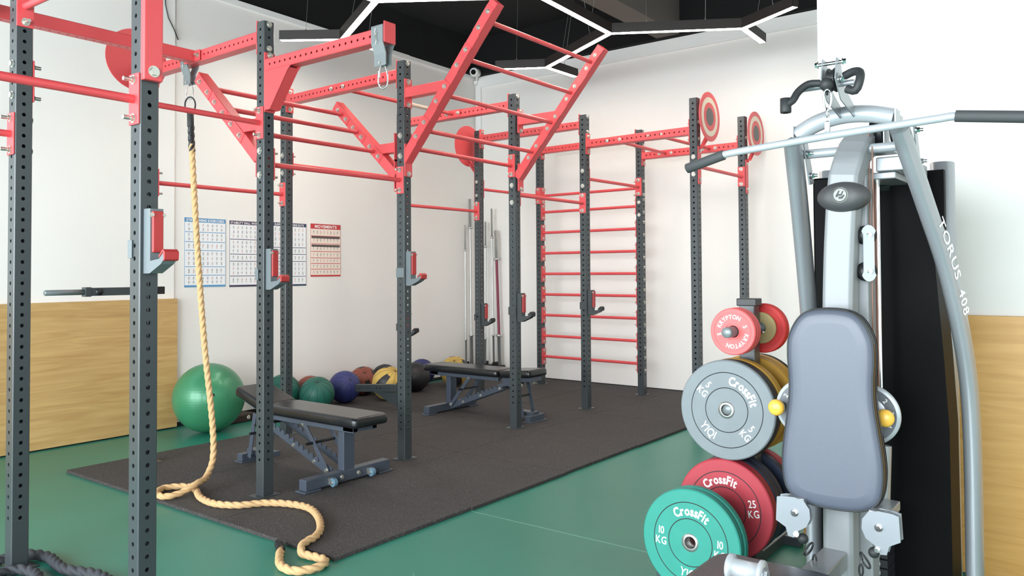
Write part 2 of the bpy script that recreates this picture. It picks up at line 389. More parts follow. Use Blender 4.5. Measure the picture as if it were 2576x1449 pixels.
def bolts(lst, parent, r=.014, name='bolt'):
    # one object per bolt; bolts whose two ends lie on one axis are a single through bolt
    lst = [(Vector(p), Vector(d).normalized(), th) for p, d, th in lst]; used = set()
    for i, (p, d, th) in enumerate(lst):
        if i in used: continue
        b = MB().bolt(p, d, r, th); used.add(i); c = p
        for j in range(i+1, len(lst)):
            q, e, t2_ = lst[j]
            if j not in used and d.dot(e) < -.95 and .02 < (q-p).length < .14 and abs(abs((q-p).normalized().dot(d))-1) < .02:
                b.bolt(q, e, r, t2_); b.cyl(p, q, r*.6, 8, caps=False); used.add(j); break
        obj('bolt', b, steel_m, parent, loc=p)
def crossbeam(n1, n2, z, split=None):
    """beam along Y from the post n1 (smaller Y) to n2 (larger Y) at centre height z"""
    (x1, y1), (x2, y2) = POST[n1], POST[n2]; a = Vector((x1, y1+PW/2, z)); c = Vector((x2, y2-PW/2, z)); L = (c-a).length
    mb = perf_tube(L, PW, PW, [.05+.05*i for i in range(int((L-.06)/.05))], facesides=(1, 3), hr=.008)
    R = Matrix((XU, ZU, (c-a).normalized())).transposed()  # local x->X, y->Z, z->beam
    R = Matrix((Vector((1, 0, 0)), Vector((0, 0, -1)), (c-a).normalized())).transposed()
    mb.v = [a+(R @ v) for v in mb.v]
    o = obj('crossbeam', mb, red_m, rig)
    for p, d in ((a, -1), (c, 1)):
        f = MB(); f.box(p+Vector((0, -d*.004, 0)), (PW, .008, .21)); obj('flange', f, red_m, o, .002, 1)
    pr = []
    for p, d in ((a, -1), (c, 1)):
        for s in (-.075, .075):
            pr.append((p+Vector((0, -d*.008, s*1.0)), (0, -d, 0), .012))
            pr.append((p+Vector((0, d*PW, s)), (0, d, 0), .0))
    bolts(pr, o)
    return o
cb = {}
for k, (p, q, z) in dict(c1=('C', 'R', 2.85), c2=('E', 'D', 2.85), c3=('G', 'S', 2.85), c4=('I', 'F', 2.85), c5=('J', 'H', 2.85), c0=('A', 'Q', 2.85), c4n=('K', 'I', 2.65), c5n=('L', 'J', 2.65), cm=('N', 'T', 2.85)).items():
    cb[k] = crossbeam(p, q, z)

def pull_bar(n1, n2, z, axis='x', r=.0165, plate=.20):
    (x1, y1), (x2, y2) = POST[n1], POST[n2]
    if axis == 'x': a = Vector((x1+PW/2, y1, z)); c = Vector((x2-PW/2, y2, z)); dim = (.008, PW, plate)
    else: a = Vector((x1, y1+PW/2, z)); c = Vector((x2, y2-PW/2, z)); dim = (PW, .008, plate)
    d = (c-a).normalized()
    o = obj('pull_up_bar', MB().cyl(a+d*.006, c-d*.006, r, 20), red_m, rig)
    for p, s in ((a, 1), (c, -1)):
        f = MB(); f.box(p+d*(s*.004), dim); obj('end_plate', f, red_m, o, .003, 2)
    pr = []
    for p, s in ((a, 1), (c, -1)):
        for zz in (-plate/2+.025, plate/2-.025):
            pr.append((p+d*(s*.008)+Vector((0, 0, zz)), d*s, .028)); pr.append((p-d*(s*PW)+Vector((0, 0, zz)), -d*s, 0))
    bolts(pr, o)
    return o
for p, q, z in (('M', 'B', 2.064), ('N', 'A', 2.05), ('A', 'C', 2.31), ('C', 'E', 2.06), ('E', 'G', 2.31), ('G', 'I', 2.06), ('I', 'J', 2.31),
                ('R', 'D', 2.05), ('D', 'S', 2.31), ('S', 'F', 2.05), ('F', 'H', 2.30), ('K', 'L', 2.33)):
    pull_bar(p, q, z)
pull_bar('J', 'H', 2.30, 'y')
pull_bar('B', 'A', 2.66, 'y', plate=.2)

# stall-bar rungs between the two end uprights
sl = bpy.data.objects.new('stall_bar_ladder', None); col.objects.link(sl); sl.parent = rig; sl.location = Vector((7.72, 4.9, 0))-rig.location
for k in range(8):
    z = .357+.249*k; (x1, y1), (x2, y2) = POST['J'], POST['H']
    a = Vector((x1, y1+PW/2, z)); c = Vector((x2, y2-PW/2, z)); d = (c-a).normalized()
    b = MB(); b.cyl(a+d*.006, c-d*.006, .0165, 18)
    for p, s in ((a, 1), (c, -1)): b.box(p+d*(s*.004), (PW, .008, .19))
    b.cur = 1
    for p, s in ((a, 1), (c, -1)):
        for zz in (-.07, .07): b.bolt(p+d*(s*.008)+Vector((0, 0, zz)), d*s, .013, .02); b.bolt(p-d*(s*PW)+Vector((0, 0, zz)), -d*s, .013, .012)
    obj('rung', b, [red_m, steel_m], sl)

# round bars joining the crossbeams
def link_bar(xa, ya, xb, yb, z):
    a = Vector((xa+PW/2, ya, z)); c = Vector((xb-PW/2, yb, z)); d = (c-a).normalized()
    o = obj('connecting_bar', MB().cyl(a, c, .0165, 18), red_m, rig)
    for p, s in ((a, 1), (c, -1)): obj('end_plate', MB().box(p+d*(s*.004), (.008, .19, .073)), red_m, o, .002, 1)
    pr = []
    for p, s in ((a, 1), (c, -1)):
        for yy in (-.07, .07): pr.append((p+d*(s*.008)+Vector((0, yy, 0)), d*s, .01)); pr.append((p-d*(s*PW)+Vector((0, yy, 0)), -d*s, .004))
    bolts(pr, o, .013)
    return o
link_bar(6.6, 3.855, 7.7, 3.852, 2.65); link_bar(6.6, 3.40, 7.7, 3.348, 2.65)
lb = link_bar(4.10, 4.908, 5.45, 4.898, 2.852)
b = MB(); b.cyl((4.82, 4.902, 2.852), (5.12, 4.90, 2.852), .0172, 18, caps=False); obj('chalk_grip', b, mat('chalk_on_bar', S(205, 185, 170), .9, var=.2, vscale=60), lb)
# mid beam along the rig carrying the rope
def long_beam(xa, xb, y, z):
    a = Vector((xa, y, z)); L = xb-xa
    mb = perf_tube(L, PW, PW, [.05+.05*i for i in range(int((L-.06)/.05))], facesides=(0, 2), hr=.008)
    R = Matrix(((0, 0, 1), (1, 0, 0), (0, 1, 0)))  # local z -> X, x -> Y, y -> Z
    mb.v = [a+(R @ v) for v in mb.v]
    o = obj('mid_beam', mb, red_m, rig)
    f = MB(); f.box((xb-.004, y, z), (.008, .19, .073)); obj('flange', f, red_m, o, .002, 1)
    bolts([((xb-.008, y+s, z), (-1, 0, 0), .012) for s in (-.07, .07)]+[((xb+PW, y+s, z), (1, 0, 0), .01) for s in (-.07, .07)], o)
long_beam(.24, 2.918-PW/2-.0, 4.97, 2.85)

# angled ladders
def ladder(X1, X2, yb, zb, yt, zt, rungs, supz, posty, sgn, name_bolts=8):
    g = bpy.data.objects.new('angled_ladder', None); col.objects.link(g); g.parent = rig; g.location = Vector(((X1+X2)/2, yb, zb))-rig.location
    A = Vector((0, yb, zb)); T = Vector((0, yt, zt)); d = (T-A).normalized(); nrm = Vector((0, -d.z, d.y)); L = (T-A).length
    for X, side in ((X1, 1), (X2, -1)):
        b = MB(); R = Matrix((XU, nrm, d)).transposed(); c = Vector((X, 0, 0))+(A+T)/2
        W_, D_, t_ = .07, .078, .004
        # hollow rectangular rail
        for sx in (-1, 1): b.box(c+XU*(sx*(W_/2-t_/2)), (t_, D_, L), R)
        for sy in (-1, 1): b.box(c+nrm*(sy*(D_/2-t_/2)), (W_, t_, L), R)
        rail = obj('rail', b, red_m, g, .0015, 1)
        b = MB()
        for s_ in rungs:
            p = A+d*s_
            for xs_ in (-1, 1): b.box(Vector((X+xs_*(W_/2+.002), p.y, p.z)), (.004, .073, .20), R)
        # foot plate and horizontal support back to the upright
        b.box((X, posty+sgn*.004, zb+.0), (.075, .008, .24))
        yy = A.y+(T.y-A.y)*(supz-zb)/(zt-zb)
        b.bx(X-.035, X+.035, min(posty+sgn*.008, yy), max(posty+sgn*.008, yy), supz-.036, supz+.036)
        b.box((X, posty+sgn*.004, supz), (.075, .008, .21))
        b.cur = 1
        for s_ in rungs:
            p = A+d*s_
            for q in (-.062, .062):
                pp = p+d*q
                for xs_ in (-1, 1): b.bolt((X+xs_*(W_/2+.004), pp.y, pp.z), (xs_, 0, 0), .0125, .004)
        for zc in (supz-.085, supz+.085, zb-.1, zb+.1): b.bolt((X, posty+sgn*.008, zc), (0, sgn, 0), .014, .006)
        obj('rail_mount', b, [red_m, steel_m], g, .001, 1)
    for s_ in rungs:
        p = A+d*s_; b = MB(); b.cyl((X1+.039, p.y, p.z), (X2-.039, p.y, p.z), .0165, 18); obj('rung', b, red_m, g)
ladder(4.087, 5.452, 4.165, 2.205, 3.29, 3.20, [.275, .58, .88, 1.18], 2.70, 4.145, -1)
ladder(2.918, 4.087, 4.245, 2.10, 4.93, 2.71, [.30, .55, .79], 2.31, 4.245, 1)

# cantilever arm on the third upright
x, y = POST['C']; yf = y-PW/2
mb = perf_tube(1.06, PW, PW, [.05+.05*i for i in range(20)], facesides=(1, 3), hr=.008)
R = Matrix((Vector((1, 0, 0)), Vector((0, 0, 1)), Vector((0, -1, 0)))).transposed()
mb.v = [Vector((x, yf-.008, 2.662))+(R @ v) for v in mb.v]
ca = obj('cantilever_arm', mb, red_m, rig)
b = MB(); b.box((x, yf-.004, 2.56), (PW, .008, .37)); obj('back_plate', b, red_m, ca, .002)
b = MB()
for sx in (-1, 1): b.prism([(0, 2.625), (.255, 2.625), (.225, 2.60), (.05, 2.385), (0, 2.385)], (x+sx*.0345, yf-.008, 0), (0, -1, 0), (0, 0, 1), (1, 0, 0), .006)
dvec = Vector((0, -.175, .215)).normalized(); nn = Vector((0, -dvec.z, dvec.y))
b.box(Vector((x, yf-.008-.14, 2.50)), (.063, .004, .30), Matrix((XU, nn, dvec)).transposed())
obj('gusset', b, red_m, ca, .001, 1)
b = MB(); b.box((x, yf-1.072, 2.672), (.085, .008, .115)); obj('stop_plate', b, red_m, ca, .004, 3)
bolts([((x, yf-.008, 2.73), (0, -1, 0), .01), ((x, yf-.008, 2.41), (0, -1, 0), .006)], ca)
# vertical red plate on the near upright
x, y = POST['B']; yf = y-PW/2
b = MB(); b.bx(x-.0375, x+.0375, yf-.03, yf, 2.135, 2.93); vp = obj('front_plate', b, red_m, rig, .004)
bolts([((x, yf-.03, 2.17), (0, -1, 0), .0), ((x, yf-.03, 2.88), (0, -1, 0), 0)], vp, .017)

# small bolts on the uprights
def upb(n, zs, d):
    x, y = POST[n]; d = Vector(d); b = MB()
    for z in zs: b = MB().bolt(Vector((x, y, z))+d*(PW/2), d, .0145, 0, 16); obj('bolt', b, steel_m, ups[n], loc=(x, y, z))
for n, zs in dict(C=(2.14, 1.99), E=(2.39, 2.24), G=(2.14, 1.99), I=(2.38, 2.23), F=(2.14, 1.99), D=(2.38, 2.23), K=(2.41, 2.25), J=(2.14, 2.0)).items():
    upb(n, zs, (-1, 0, 0))
# round wall-ball targets
rings_red = [red_m]
def target(n, cx_, cz, side, rr=.225, plain=False):
    x, y = POST[n]; s = side; yp = y+s*(PW/2)
    t = bpy.data.objects.new('ball_target', None); col.objects.link(t); t.parent = rig; t.location = Vector((x, yp, cz))-rig.location
    b = MB(); b.bx(x-.03, x+.03, yp, yp+s*.008, cz-.62, cz-.28); b.box((cx_*.5+x*.5, yp+s*.03, cz-.245), (.008, .03, .13), Matrix.Rotation(math.radians(50 if cx_ > x else -50), 3, 'Y'))
    b.cyl((x+.01, yp+s*.01, cz-.3), (cx_-.0, yp+s*.05, cz-.12), .012, 12)
    obj('bracket', b, red_m, t, .001, 1)
    yc = yp+s*.055
    b = MB(); b.cyl((cx_, yc-s*.003, cz), (cx_, yc+s*.003, cz), rr, 48); obj('disc', b, red_m, t)
    ms = [mat('cream_paint', S(216, 205, 186), .5), mat('slate_paint', S(92, 90, 88), .5)] if 'cream_paint' not in MATS else [MATS['cream_paint'], MATS['slate_paint']]
    for k, (r_, mm) in enumerate(((.178, ms[0]), (.130, red_m), (.082, ms[1]))):
        b = MB(); b.cyl((cx_, yc+s*.003, cz), (cx_, yc+s*(.0036+.0006*k), cz), r_, 40); obj('painted_ring', b, mm, t)
    bolts([((x, yp+s*.008, cz-.32), (0, s, 0), .0), ((x, yp+s*.008, cz-.58), (0, s, 0), 0)], t)
target('K', 6.70, 2.782, -1); target('L', 7.82, 2.781, -1); target('R', 2.87, 2.95, 1); target('F', 6.56, 2.776, 1)

# ------------------------------------------------------------------ J hooks
def jhook(label, n, zb, sleeve=False, group='bar hooks clipped on the uprights'):
    x, y = POST[n]; yf = y-PW/2
    t = thing('j_hook', label, 'bar hook', (x, yf, zb), group)
    pr = [(.0, .0), (.045, .0), (.128, .035), (.152, .055), (.146, .08), (.115, .055), (.05, .048), (.05, .25), (.0, .25)]
    b = MB(); b.prism([(-u, v) for u, v in pr][::-1], (x+.004, yf-.001, zb), (0, 1, 0), (0, 0, 1), (1, 0, 0), .052); hm = hook_m if n in 'BCE' else post_m; obj('hook_body', b, hm, t, .003)  # near hooks take the copy lightened for daylight
    b = MB(); b.bx(x-.017, x+.025, yf-.064, yf-.051, zb+.08, zb+.24); obj('face_pad', b, dred_m, t, .004)
    b = MB(); b.prism([(-.120, .060), (-.146, .082), (-.1535, .056), (-.148, .046), (-.160, .052), (-.162, .08), (-.147, .092), (-.117, .067)], (x+.004, yf, zb), (0, 1, 0), (0, 0, 1), (1, 0, 0), .056)
    obj('tip_pad', b, dred_m if n in 'BCE' else black_m, t, .002)
    b = MB(); q_ = 1 if sleeve else 0; b.bx(x-.0435, x-.0385, yf+(.0 if q_ else .05), yf+.08, zb+.06, zb+.13); b.bx(x-.043, x+.043, yf+.0765, yf+.0805, zb+.06, zb+.13); b.bx(x+.0385, x+.0425, yf, yf+.08, zb+.06, zb+.13); obj('clamp_plate', b, hm, t, .001, 1)
    for dx_ in (-.02, .026): obj('bolt', MB().bolt((x+dx_, yf-.056, zb+.225), (0, -1, 0), .007), steel_m, t)
jhook('grey bar hook with red pad on the nearest upright, beside the hanging rope', 'B', 1.385)
jhook('grey bar hook with red pad on the upright in front of the near bench', 'C', 1.282)
jhook('grey bar hook with red pad on the upright just right of the exercise posters', 'E', 1.285, True)
jhook('lower grey bar hook on the middle upright left of the stall bars', 'G', .945, True)
jhook('grey bar hook on the upright crossing in front of the stall bars', 'I', .945, True)
jhook('dark bar hook on the far upright beside the standing barbells', 'F', .787)
jhook('dark bar hook on the far upright mostly hidden, its tip right of the balls', 'S', .75)

# dip handle on the rear upright
x, y = POST['R']
t = thing('dip_handle', 'charcoal dip handle with round grip sticking out above the pale plywood panel', 'dip bar', (x, y, 1.22))
b = MB(); b.bx(2.49, x-.045, y-.025, y+.025, 1.235, 1.29); b.bx(2.47, 2.51, y-.03, y+.03, 1.23, 1.295); obj('arm', b, post_m, t, .003)
b = MB(); b.lathe([(0, -.0), (.015, 0), (.019, .005), (.019, .27), (0, .27)], (2.225, y, 1.262), (1, 0, 0), 20); obj('grip', b, greysteel_m, t)
b = MB(); b.bx(x-.045, x-.0385, y-.045, y+.045, 1.2, 1.32); b.bx(x+.0385, x+.1, y-.02, y+.02, 1.235, 1.29); obj('mounting_plate', b, black_m, t, .002)
b = MB(); b.lathe([(.02, 0), (.024, .002), (.024, .006), (0, .007)], (2.56, y-.025, 1.262), (0, -1, 0), 18); obj('pin', b, black_m, t)
# low spotter arm
x, y = POST['S']
t = thing('spotter_arm', 'low charcoal safety arm with holes in front of the medicine balls', 'safety arm', (x, y, .2))
mb = perf_tube(.62, .05, PW, [.05+.05*i for i in range(11)], facesides=(0, 1, 2, 3), hr=.008)
R = Matrix((Vector((1, 0, 0)), Vector((0, 0, -1)), Vector((0, 1, -.08)).normalized())).transposed()
mb.v = [Vector((x, y+.046, .245))+(R @ v) for v in mb.v]; obj('arm', mb, post_m, t)
b = MB(); b.prism([(0, .2), (.34, .185), (.1, .09), (0, .06)], (x, y+.046, 0), (0, 1, 0), (0, 0, 1), (1, 0, 0), .05); obj('gusset', b, post_m, t, .002)
b = MB(); b.bx(x-.04, x+.04, y+.0385, y+.046, .05, .30); obj('mounting_plate', b, post_m, t, .001)

# ------------------------------------------------------------------ hangers and carabiners
def hanger(label, cx_, cy_, ctop, half, ax):
    """strap bracket over a 75 mm beam, centre (cx,cy), beam centre height ctop; ax = beam direction"""
    ax = Vector(ax); sd = ax.cross(ZU)
    t = thing('beam_hanger', label, 'hanger', (cx_, cy_, ctop))
    o = Vector((cx_, cy_, ctop)); b = MB(); Y_ = -.17
    for s in (-1, 1):
        b.prism([(s*.0385, .045), (s*.044, .045), (s*.044, -.045), (s*.022, -.1), (s*.022, -.165), (s*.0165, -.165), (s*.0165, -.098), (s*.0385, -.043)], o, sd, ZU, ax, half*2)
    b.prism([(-.044, .045), (.044, .045), (.044, .05), (-.044, .05)], o, sd, ZU, ax, half*2)
    obj('bracket', b, greysteel_m, t, .002)
    b = MB(); b.cyl(o+sd*-.03+ZU*-.15, o+sd*.03+ZU*-.15, .007, 12)
    b.cyl(o+sd*-.055, o+sd*.058, .008, 12); obj('pin', b, steel_m, t)
    pts = [o+sd*(-.054)+ax*(.006*math.sin(k*.9))+ZU*(.03-.012*k) for k in range(8)]
    b = MB(); b.tube(pts, .002, 6); obj('retaining_clip', b, steel_m, t)
    return o
def carabiner(label, top, L=.13, tilt=0.0):
    t = thing('carabiner', label, 'carabiner', top, None); top = Vector(top); b = MB(); pts = []
    for k in range(28):
        a = 2*PI*k/28; wv = .019+.012*(1-math.sin(a))/2; z = math.sin(a)*L/2
        pts.append(top+Vector((math.cos(a)*wv*.6, -math.cos(a)*wv*.8, z-L/2+.006)))
    b.tube(pts, .0048, 8, closed=True); obj('ring', b, chrome_m, t)
    b = MB(); b.cyl(top+Vector((-.012, .018, -.04)), top+Vector((-.012, .018, -.075)), .0066, 10); obj('gate_nut', b, steel_m, t)
x, y = POST['C']
hanger('grey steel strap hanger at the end of the red cantilever arm', x, y-PW/2-1.02, 2.662, .045, (0, 1, 0))
carabiner('empty steel carabiner hanging from the cantilever arm', (x, y-PW/2-1.02, 2.512), .14)
RX, RY = 2.84, 4.97
hanger('grey steel strap hanger above the climbing rope', 2.925, 5.085, 2.85, .042, (0, 1, 0))
carabiner('steel carabiner holding up the climbing rope', (2.925, 5.085, 2.70), .12)

# ------------------------------------------------------------------ ropes
def catmull(P, step=.01):
    P = [Vector(p) for p in P]; out = []
    Q = [P[0]*2-P[1]]+P+[P[-1]*2-P[-2]]
    for i in range(1, len(Q)-2):
        a, b_, c, d = Q[i-1], Q[i], Q[i+1], Q[i+2]; n = max(2, int((c-b_).length/step))
        for k in range(n):
            t = k/n; out.append(.5*((2*b_)+(c-a)*t+(2*a-5*b_+4*c-d)*t*t+(3*b_-a-3*c+d)*t**3))
    out.append(P[-1]); return out
def strands(r, n=3, pts=8):
    pf = []
    for k in range(n*pts):
        a = 2*PI*k/(n*pts); q = abs(math.cos(n*a/2)); pf.append(((r*(.72+.30*q))*math.cos(a), (r*(.72+.30*q))*math.sin(a)))
    return pf
t = thing('climbing_rope', 'thick natural fibre climbing rope hanging down and snaking across the black mats', 'rope', (2.9, 4.8, .02))
FL = .02+.021
hang = [(2.92, 5.048, 2.27), (2.92, 5.015, 1.95), (2.92, 4.979, 1.62), (2.92, 4.925, 1.2), (2.92, 4.873, .86), (2.92, 4.80, .5), (2.91, 4.755, .30), (2.885, 4.72, .17), (2.82, 4.67, .10)]
flr = [(2.755, 4.61, .086), (2.68, 4.567, .085), (2.59, 4.572, .052), (2.51, 4.60, .041), (2.502, 4.70, .041), (2.584, 4.79, .041), (2.652, 4.772, .041), (2.705, 4.703, .041), (2.694, 4.597, .041), (2.617, 4.409, .041), (2.598, 4.229, .041), (2.661, 4.086, .041), (2.775, 4.001, .041), (2.846, 3.873, .041), (2.865, 3.714, .041), (2.792, 3.535, .041), (2.67, 3.361, .041), (2.574, 3.281, .041), (2.515, 3.262, .041), (2.456, 3.235, .036), (2.42, 3.18, .022), (2.425, 3.10, .022), (2.425, 3.02, .022), (2.375, 2.979, .022), (2.303, 2.987, .022), (2.254, 3.038, .022), (2.265, 3.139, .022), (2.331, 3.24, .022), (2.395, 3.32, .022), (2.44, 3.40, .022)]
path = catmull(hang+flr, .009)
cut = len(path)-12
b = MB(); b.tube(path[:cut], 0, prof=strands(.0205), twist=2*PI/.155); obj('rope_body', b, rope_m, t)
b = MB(); b.tube(path[cut-3:], 0, prof=strands(.0215), twist=2*PI/.1); obj('end_whipping', b, black_m, t)
b = MB(); b.tube(catmull([(2.924, 5.063, 2.40), (2.922, 5.056, 2.33), (2.92, 5.043, 2.22)], .01), 0, prof=strands(.0225), twist=2*PI/.16); obj('upper_whipping', b, black_m, t)
b = MB(); b.lathe([(0, 0), (.020, 0), (.022, .01), (.022, .105), (.017, .115), (0, .115)], (2.924, 5.068, 2.39), (0, .05, 1), 18); obj('end_sleeve', b, rubber_m, t)
b = MB(); pts = [(2.925+.022*math.cos(a), 5.078-.028*math.cos(a), 2.545+.055*math.sin(a)) for a in [2*PI*k/24 for k in range(24)]]
b.tube(pts, .0055, 8, closed=True); obj('thimble_ring', b, black_m, t)
b = MB(); pth = catmull([(1.1, 4.52, .026), (1.30, 4.36, .026), (1.46, 4.275, .026), (1.61, 4.265, .026), (1.665, 4.14, .026), (1.65, 4.0, .026), (1.645, 3.88, .026), (1.70, 3.70, .026), (1.66, 3.52, .026), (1.45, 3.5, .026), (1.3, 3.8, .026), (1.36, 4.03, .026), (1.46, 4.09, .026), (1.52, 4.06, .026), (1.54, 3.95, .026), (1.5, 3.8, .026)], .012)
b.tube(pth, 0, prof=strands(.025), twist=2*PI/.17)
tag(obj('battle_rope', b, brope_m), 'thick black battle rope curled on the floor around the foot of the left upright', 'rope')

# ------------------------------------------------------------------ balls
def ballmat(name, rgb, rough, coat=0, ridge=0, pearl=0):
    m = mat(name, rgb, rough, pearl, coat=coat, var=.08, vscale=4); nt = m.node_tree; b = nt.nodes['Principled BSDF']
    if ridge:
        tc = nt.nodes.new('ShaderNodeTexCoord'); wv = nt.nodes.new('ShaderNodeTexWave'); wv.bands_direction = 'Z'; wv.inputs['Scale'].default_value = ridge
        nt.links.new(tc.outputs['Object'], wv.inputs['Vector']); bp = nt.nodes.new('ShaderNodeBump'); bp.inputs['Strength'].default_value = .12; bp.inputs['Distance'].default_value = .002
        nt.links.new(wv.outputs['Fac'], bp.inputs['Height']); nt.links.new(bp.outputs['Normal'], b.inputs['Normal'])
    return m
ex_m = ballmat('pearl_green_vinyl', S(62, 136, 98), .36, .15, 14, .15)
bm = dict(teal=ballmat('teal_leather', S(30, 96, 82), .5), brown=ballmat('brown_leather', S(138, 72, 56), .5), blue=ballmat('navy_leather', S(48, 54, 112), .5),
          black=ballmat('black_leather', S(38, 37, 40), .45), yellow=ballmat('yellow_leather', S(200, 166, 84), .5))
seam_m = mat('dark_seam', S(24, 24, 26), .6)
def sphere(mb, c, R, nu=40, nv=24, axis=(0, 0, 1), squash=1.0, pick=None):
    q = Vector(axis).normalized().to_track_quat('Z', 'Y'); c = Vector(c); vs = []; fs = []
    for j in range(nv+1):
        th = PI*j/nv
        for i in range(nu):
            a = 2*PI*i/nu; vs.append(c+q @ Vector((R*math.sin(th)*math.cos(a), R*math.sin(th)*math.sin(a), R*squash*math.cos(th))))
    for j in range(nv):
        for i in range(nu):
            f = (j*nu+i, (j+1)*nu+i, (j+1)*nu+(i+1) % nu, j*nu+(i+1) % nu); s0 = mb.cur
            if pick: mb.cur = pick(i, j)
            base = len(mb.v)
            mb.add([], []); mb.f.append([k+base0 for k in f] if False else [k+(len(mb.v)) for k in f]); mb.mi.append(mb.cur); mb.sm.append(True); mb.cur = s0
    mb.v += vs
def make_ball(name, label, c, R, m, axis=(.3, .2, 1), two=False, group='medicine balls along the poster wall', seams=6, cat='medicine ball'):
    b = MB(); pick = (lambda i, j: 1 if (i//4) % 3 == 0 and 5 <= j <= 17 else 0) if two else None
    sphere(b, c, R, 48, 28, axis, pick=pick)
    o = obj(name, b, [m, bm['black']] if two else m, loc=c); tag(o, label, cat, group)
    if seams:
        q = Vector(axis).normalized().to_track_quat('Z', 'Y'); s = MB()
        for k in range(seams):
            a = PI*k/seams; pts = [Vector(c)+q @ Vector((math.sin(t_)*math.cos(a)*R*1.001, math.sin(t_)*math.sin(a)*R*1.001, math.cos(t_)*R*1.001)) for t_ in [2*PI*i/48 for i in range(48)]]
            s.tube(pts, R*.008, 5, closed=True)
        obj('seam', s, seam_m if m is not bm['black'] else rubber_m, o)
    return o
o = make_ball('exercise_ball', 'large shiny green exercise ball on the floor at the end of the plywood panel', (3.85, 6.36, .299), .299, ex_m, (.1, -.3, 1), group=None, seams=0, cat='exercise ball')
s = MB(); s.cyl((3.85-.13, 6.36-.262, .36), (3.85-.128, 6.36-.275, .362), .012, 14); obj('valve_plug', s, seam_m, o)
for lab, key, c, R, two in (
    ('teal medicine ball against the wall, half hidden behind the second upright', 'teal', (4.83, 6.66), .175, 0),
    ('small red-brown medicine ball behind the two teal ones', 'brown', (5.2, 6.71), .147, 0),
    ('teal medicine ball in front, left of the navy ball', 'teal', (4.98, 6.32), .169, 0),
    ('navy medicine ball beside the low safety arm', 'blue', (5.47, 6.49), .166, 0),
    ('brown medicine ball with dark top behind the low safety arm', 'brown', (5.93, 6.72), .158, 1),
    ('black medicine ball against the wall between the brown and the yellow ones', 'black', (6.26, 6.73), .154, 0),
    ('yellow medicine ball with black panels left of the middle upright', 'yellow', (5.86, 6.24), .178, 1),
    ('black medicine ball right of the middle upright', 'black', (6.45, 6.43), .166, 0),
    ('navy medicine ball against the wall near the far bench', 'blue', (6.85, 6.72), .157, 0),
    ('yellow and black medicine ball behind the far bench, nearest the barbells', 'yellow', (7.02, 6.34), .177, 1)):
    make_ball('medicine_ball', lab, (c[0], c[1], R+(.02 if c[0] > 4.46 else 0)), R, bm[key], (random.uniform(-.6, .6), random.uniform(-.9, -.2), random.uniform(.3, 1)), two=bool(two))
b = MB(); b.box((4.22, 6.62, .035), (.40, .26, .07), Matrix.Rotation(.1, 3, 'Z')); tag(obj('dark_slab', b, mat('dark_brown_slab', S(52, 38, 34), .7), bevel=.012), 'dark brown low slab on the floor behind the green ball', 'mat')  # plain low slab in dark brown

# ------------------------------------------------------------------ benches
bench_m = mat('blue_grey_powder_coat', S(68, 75, 87), .35, bump=.1, bscale=500)
def pad_mesh(mb, w, l, th, R, c, crn=.035):
    # rounded slab: width along x, length along y
    def ring(inset, z):
        out = []
        for qx, qy, a0 in ((1, 1, 0), (-1, 1, 90), (-1, -1, 180), (1, -1, 270)):
            for k in range(5):
                a = math.radians(a0+22.5*k); r_ = max(crn-inset, .004)
                out.append(Vector((qx*(w/2-inset-r_)+r_*math.cos(a), qy*(l/2-inset-r_)+r_*math.sin(a), z)))
        return out
    L = [(.012, 0), (.002, .006), (0, .018), (0, th-.022), (.004, th-.009), (.014, th-.001), (.022, th)]
    vs = []; n = 20
    for i_, z in L: vs += ring(i_, z)
    fs = [(k*n+i, k*n+(i+1) % n, (k+1)*n+(i+1) % n, (k+1)*n+i) for k in range(len(L)-1) for i in range(n)]
    s0 = len(mb.v); mb.add([Vector(c)+R @ v for v in vs], fs, True)
    mb.add([mb.v[s0+i].copy() for i in range(n)], [list(range(n))[::-1]]); mb.add([mb.v[s0+(len(L)-1)*n+i].copy() for i in range(n)], [list(range(n))])
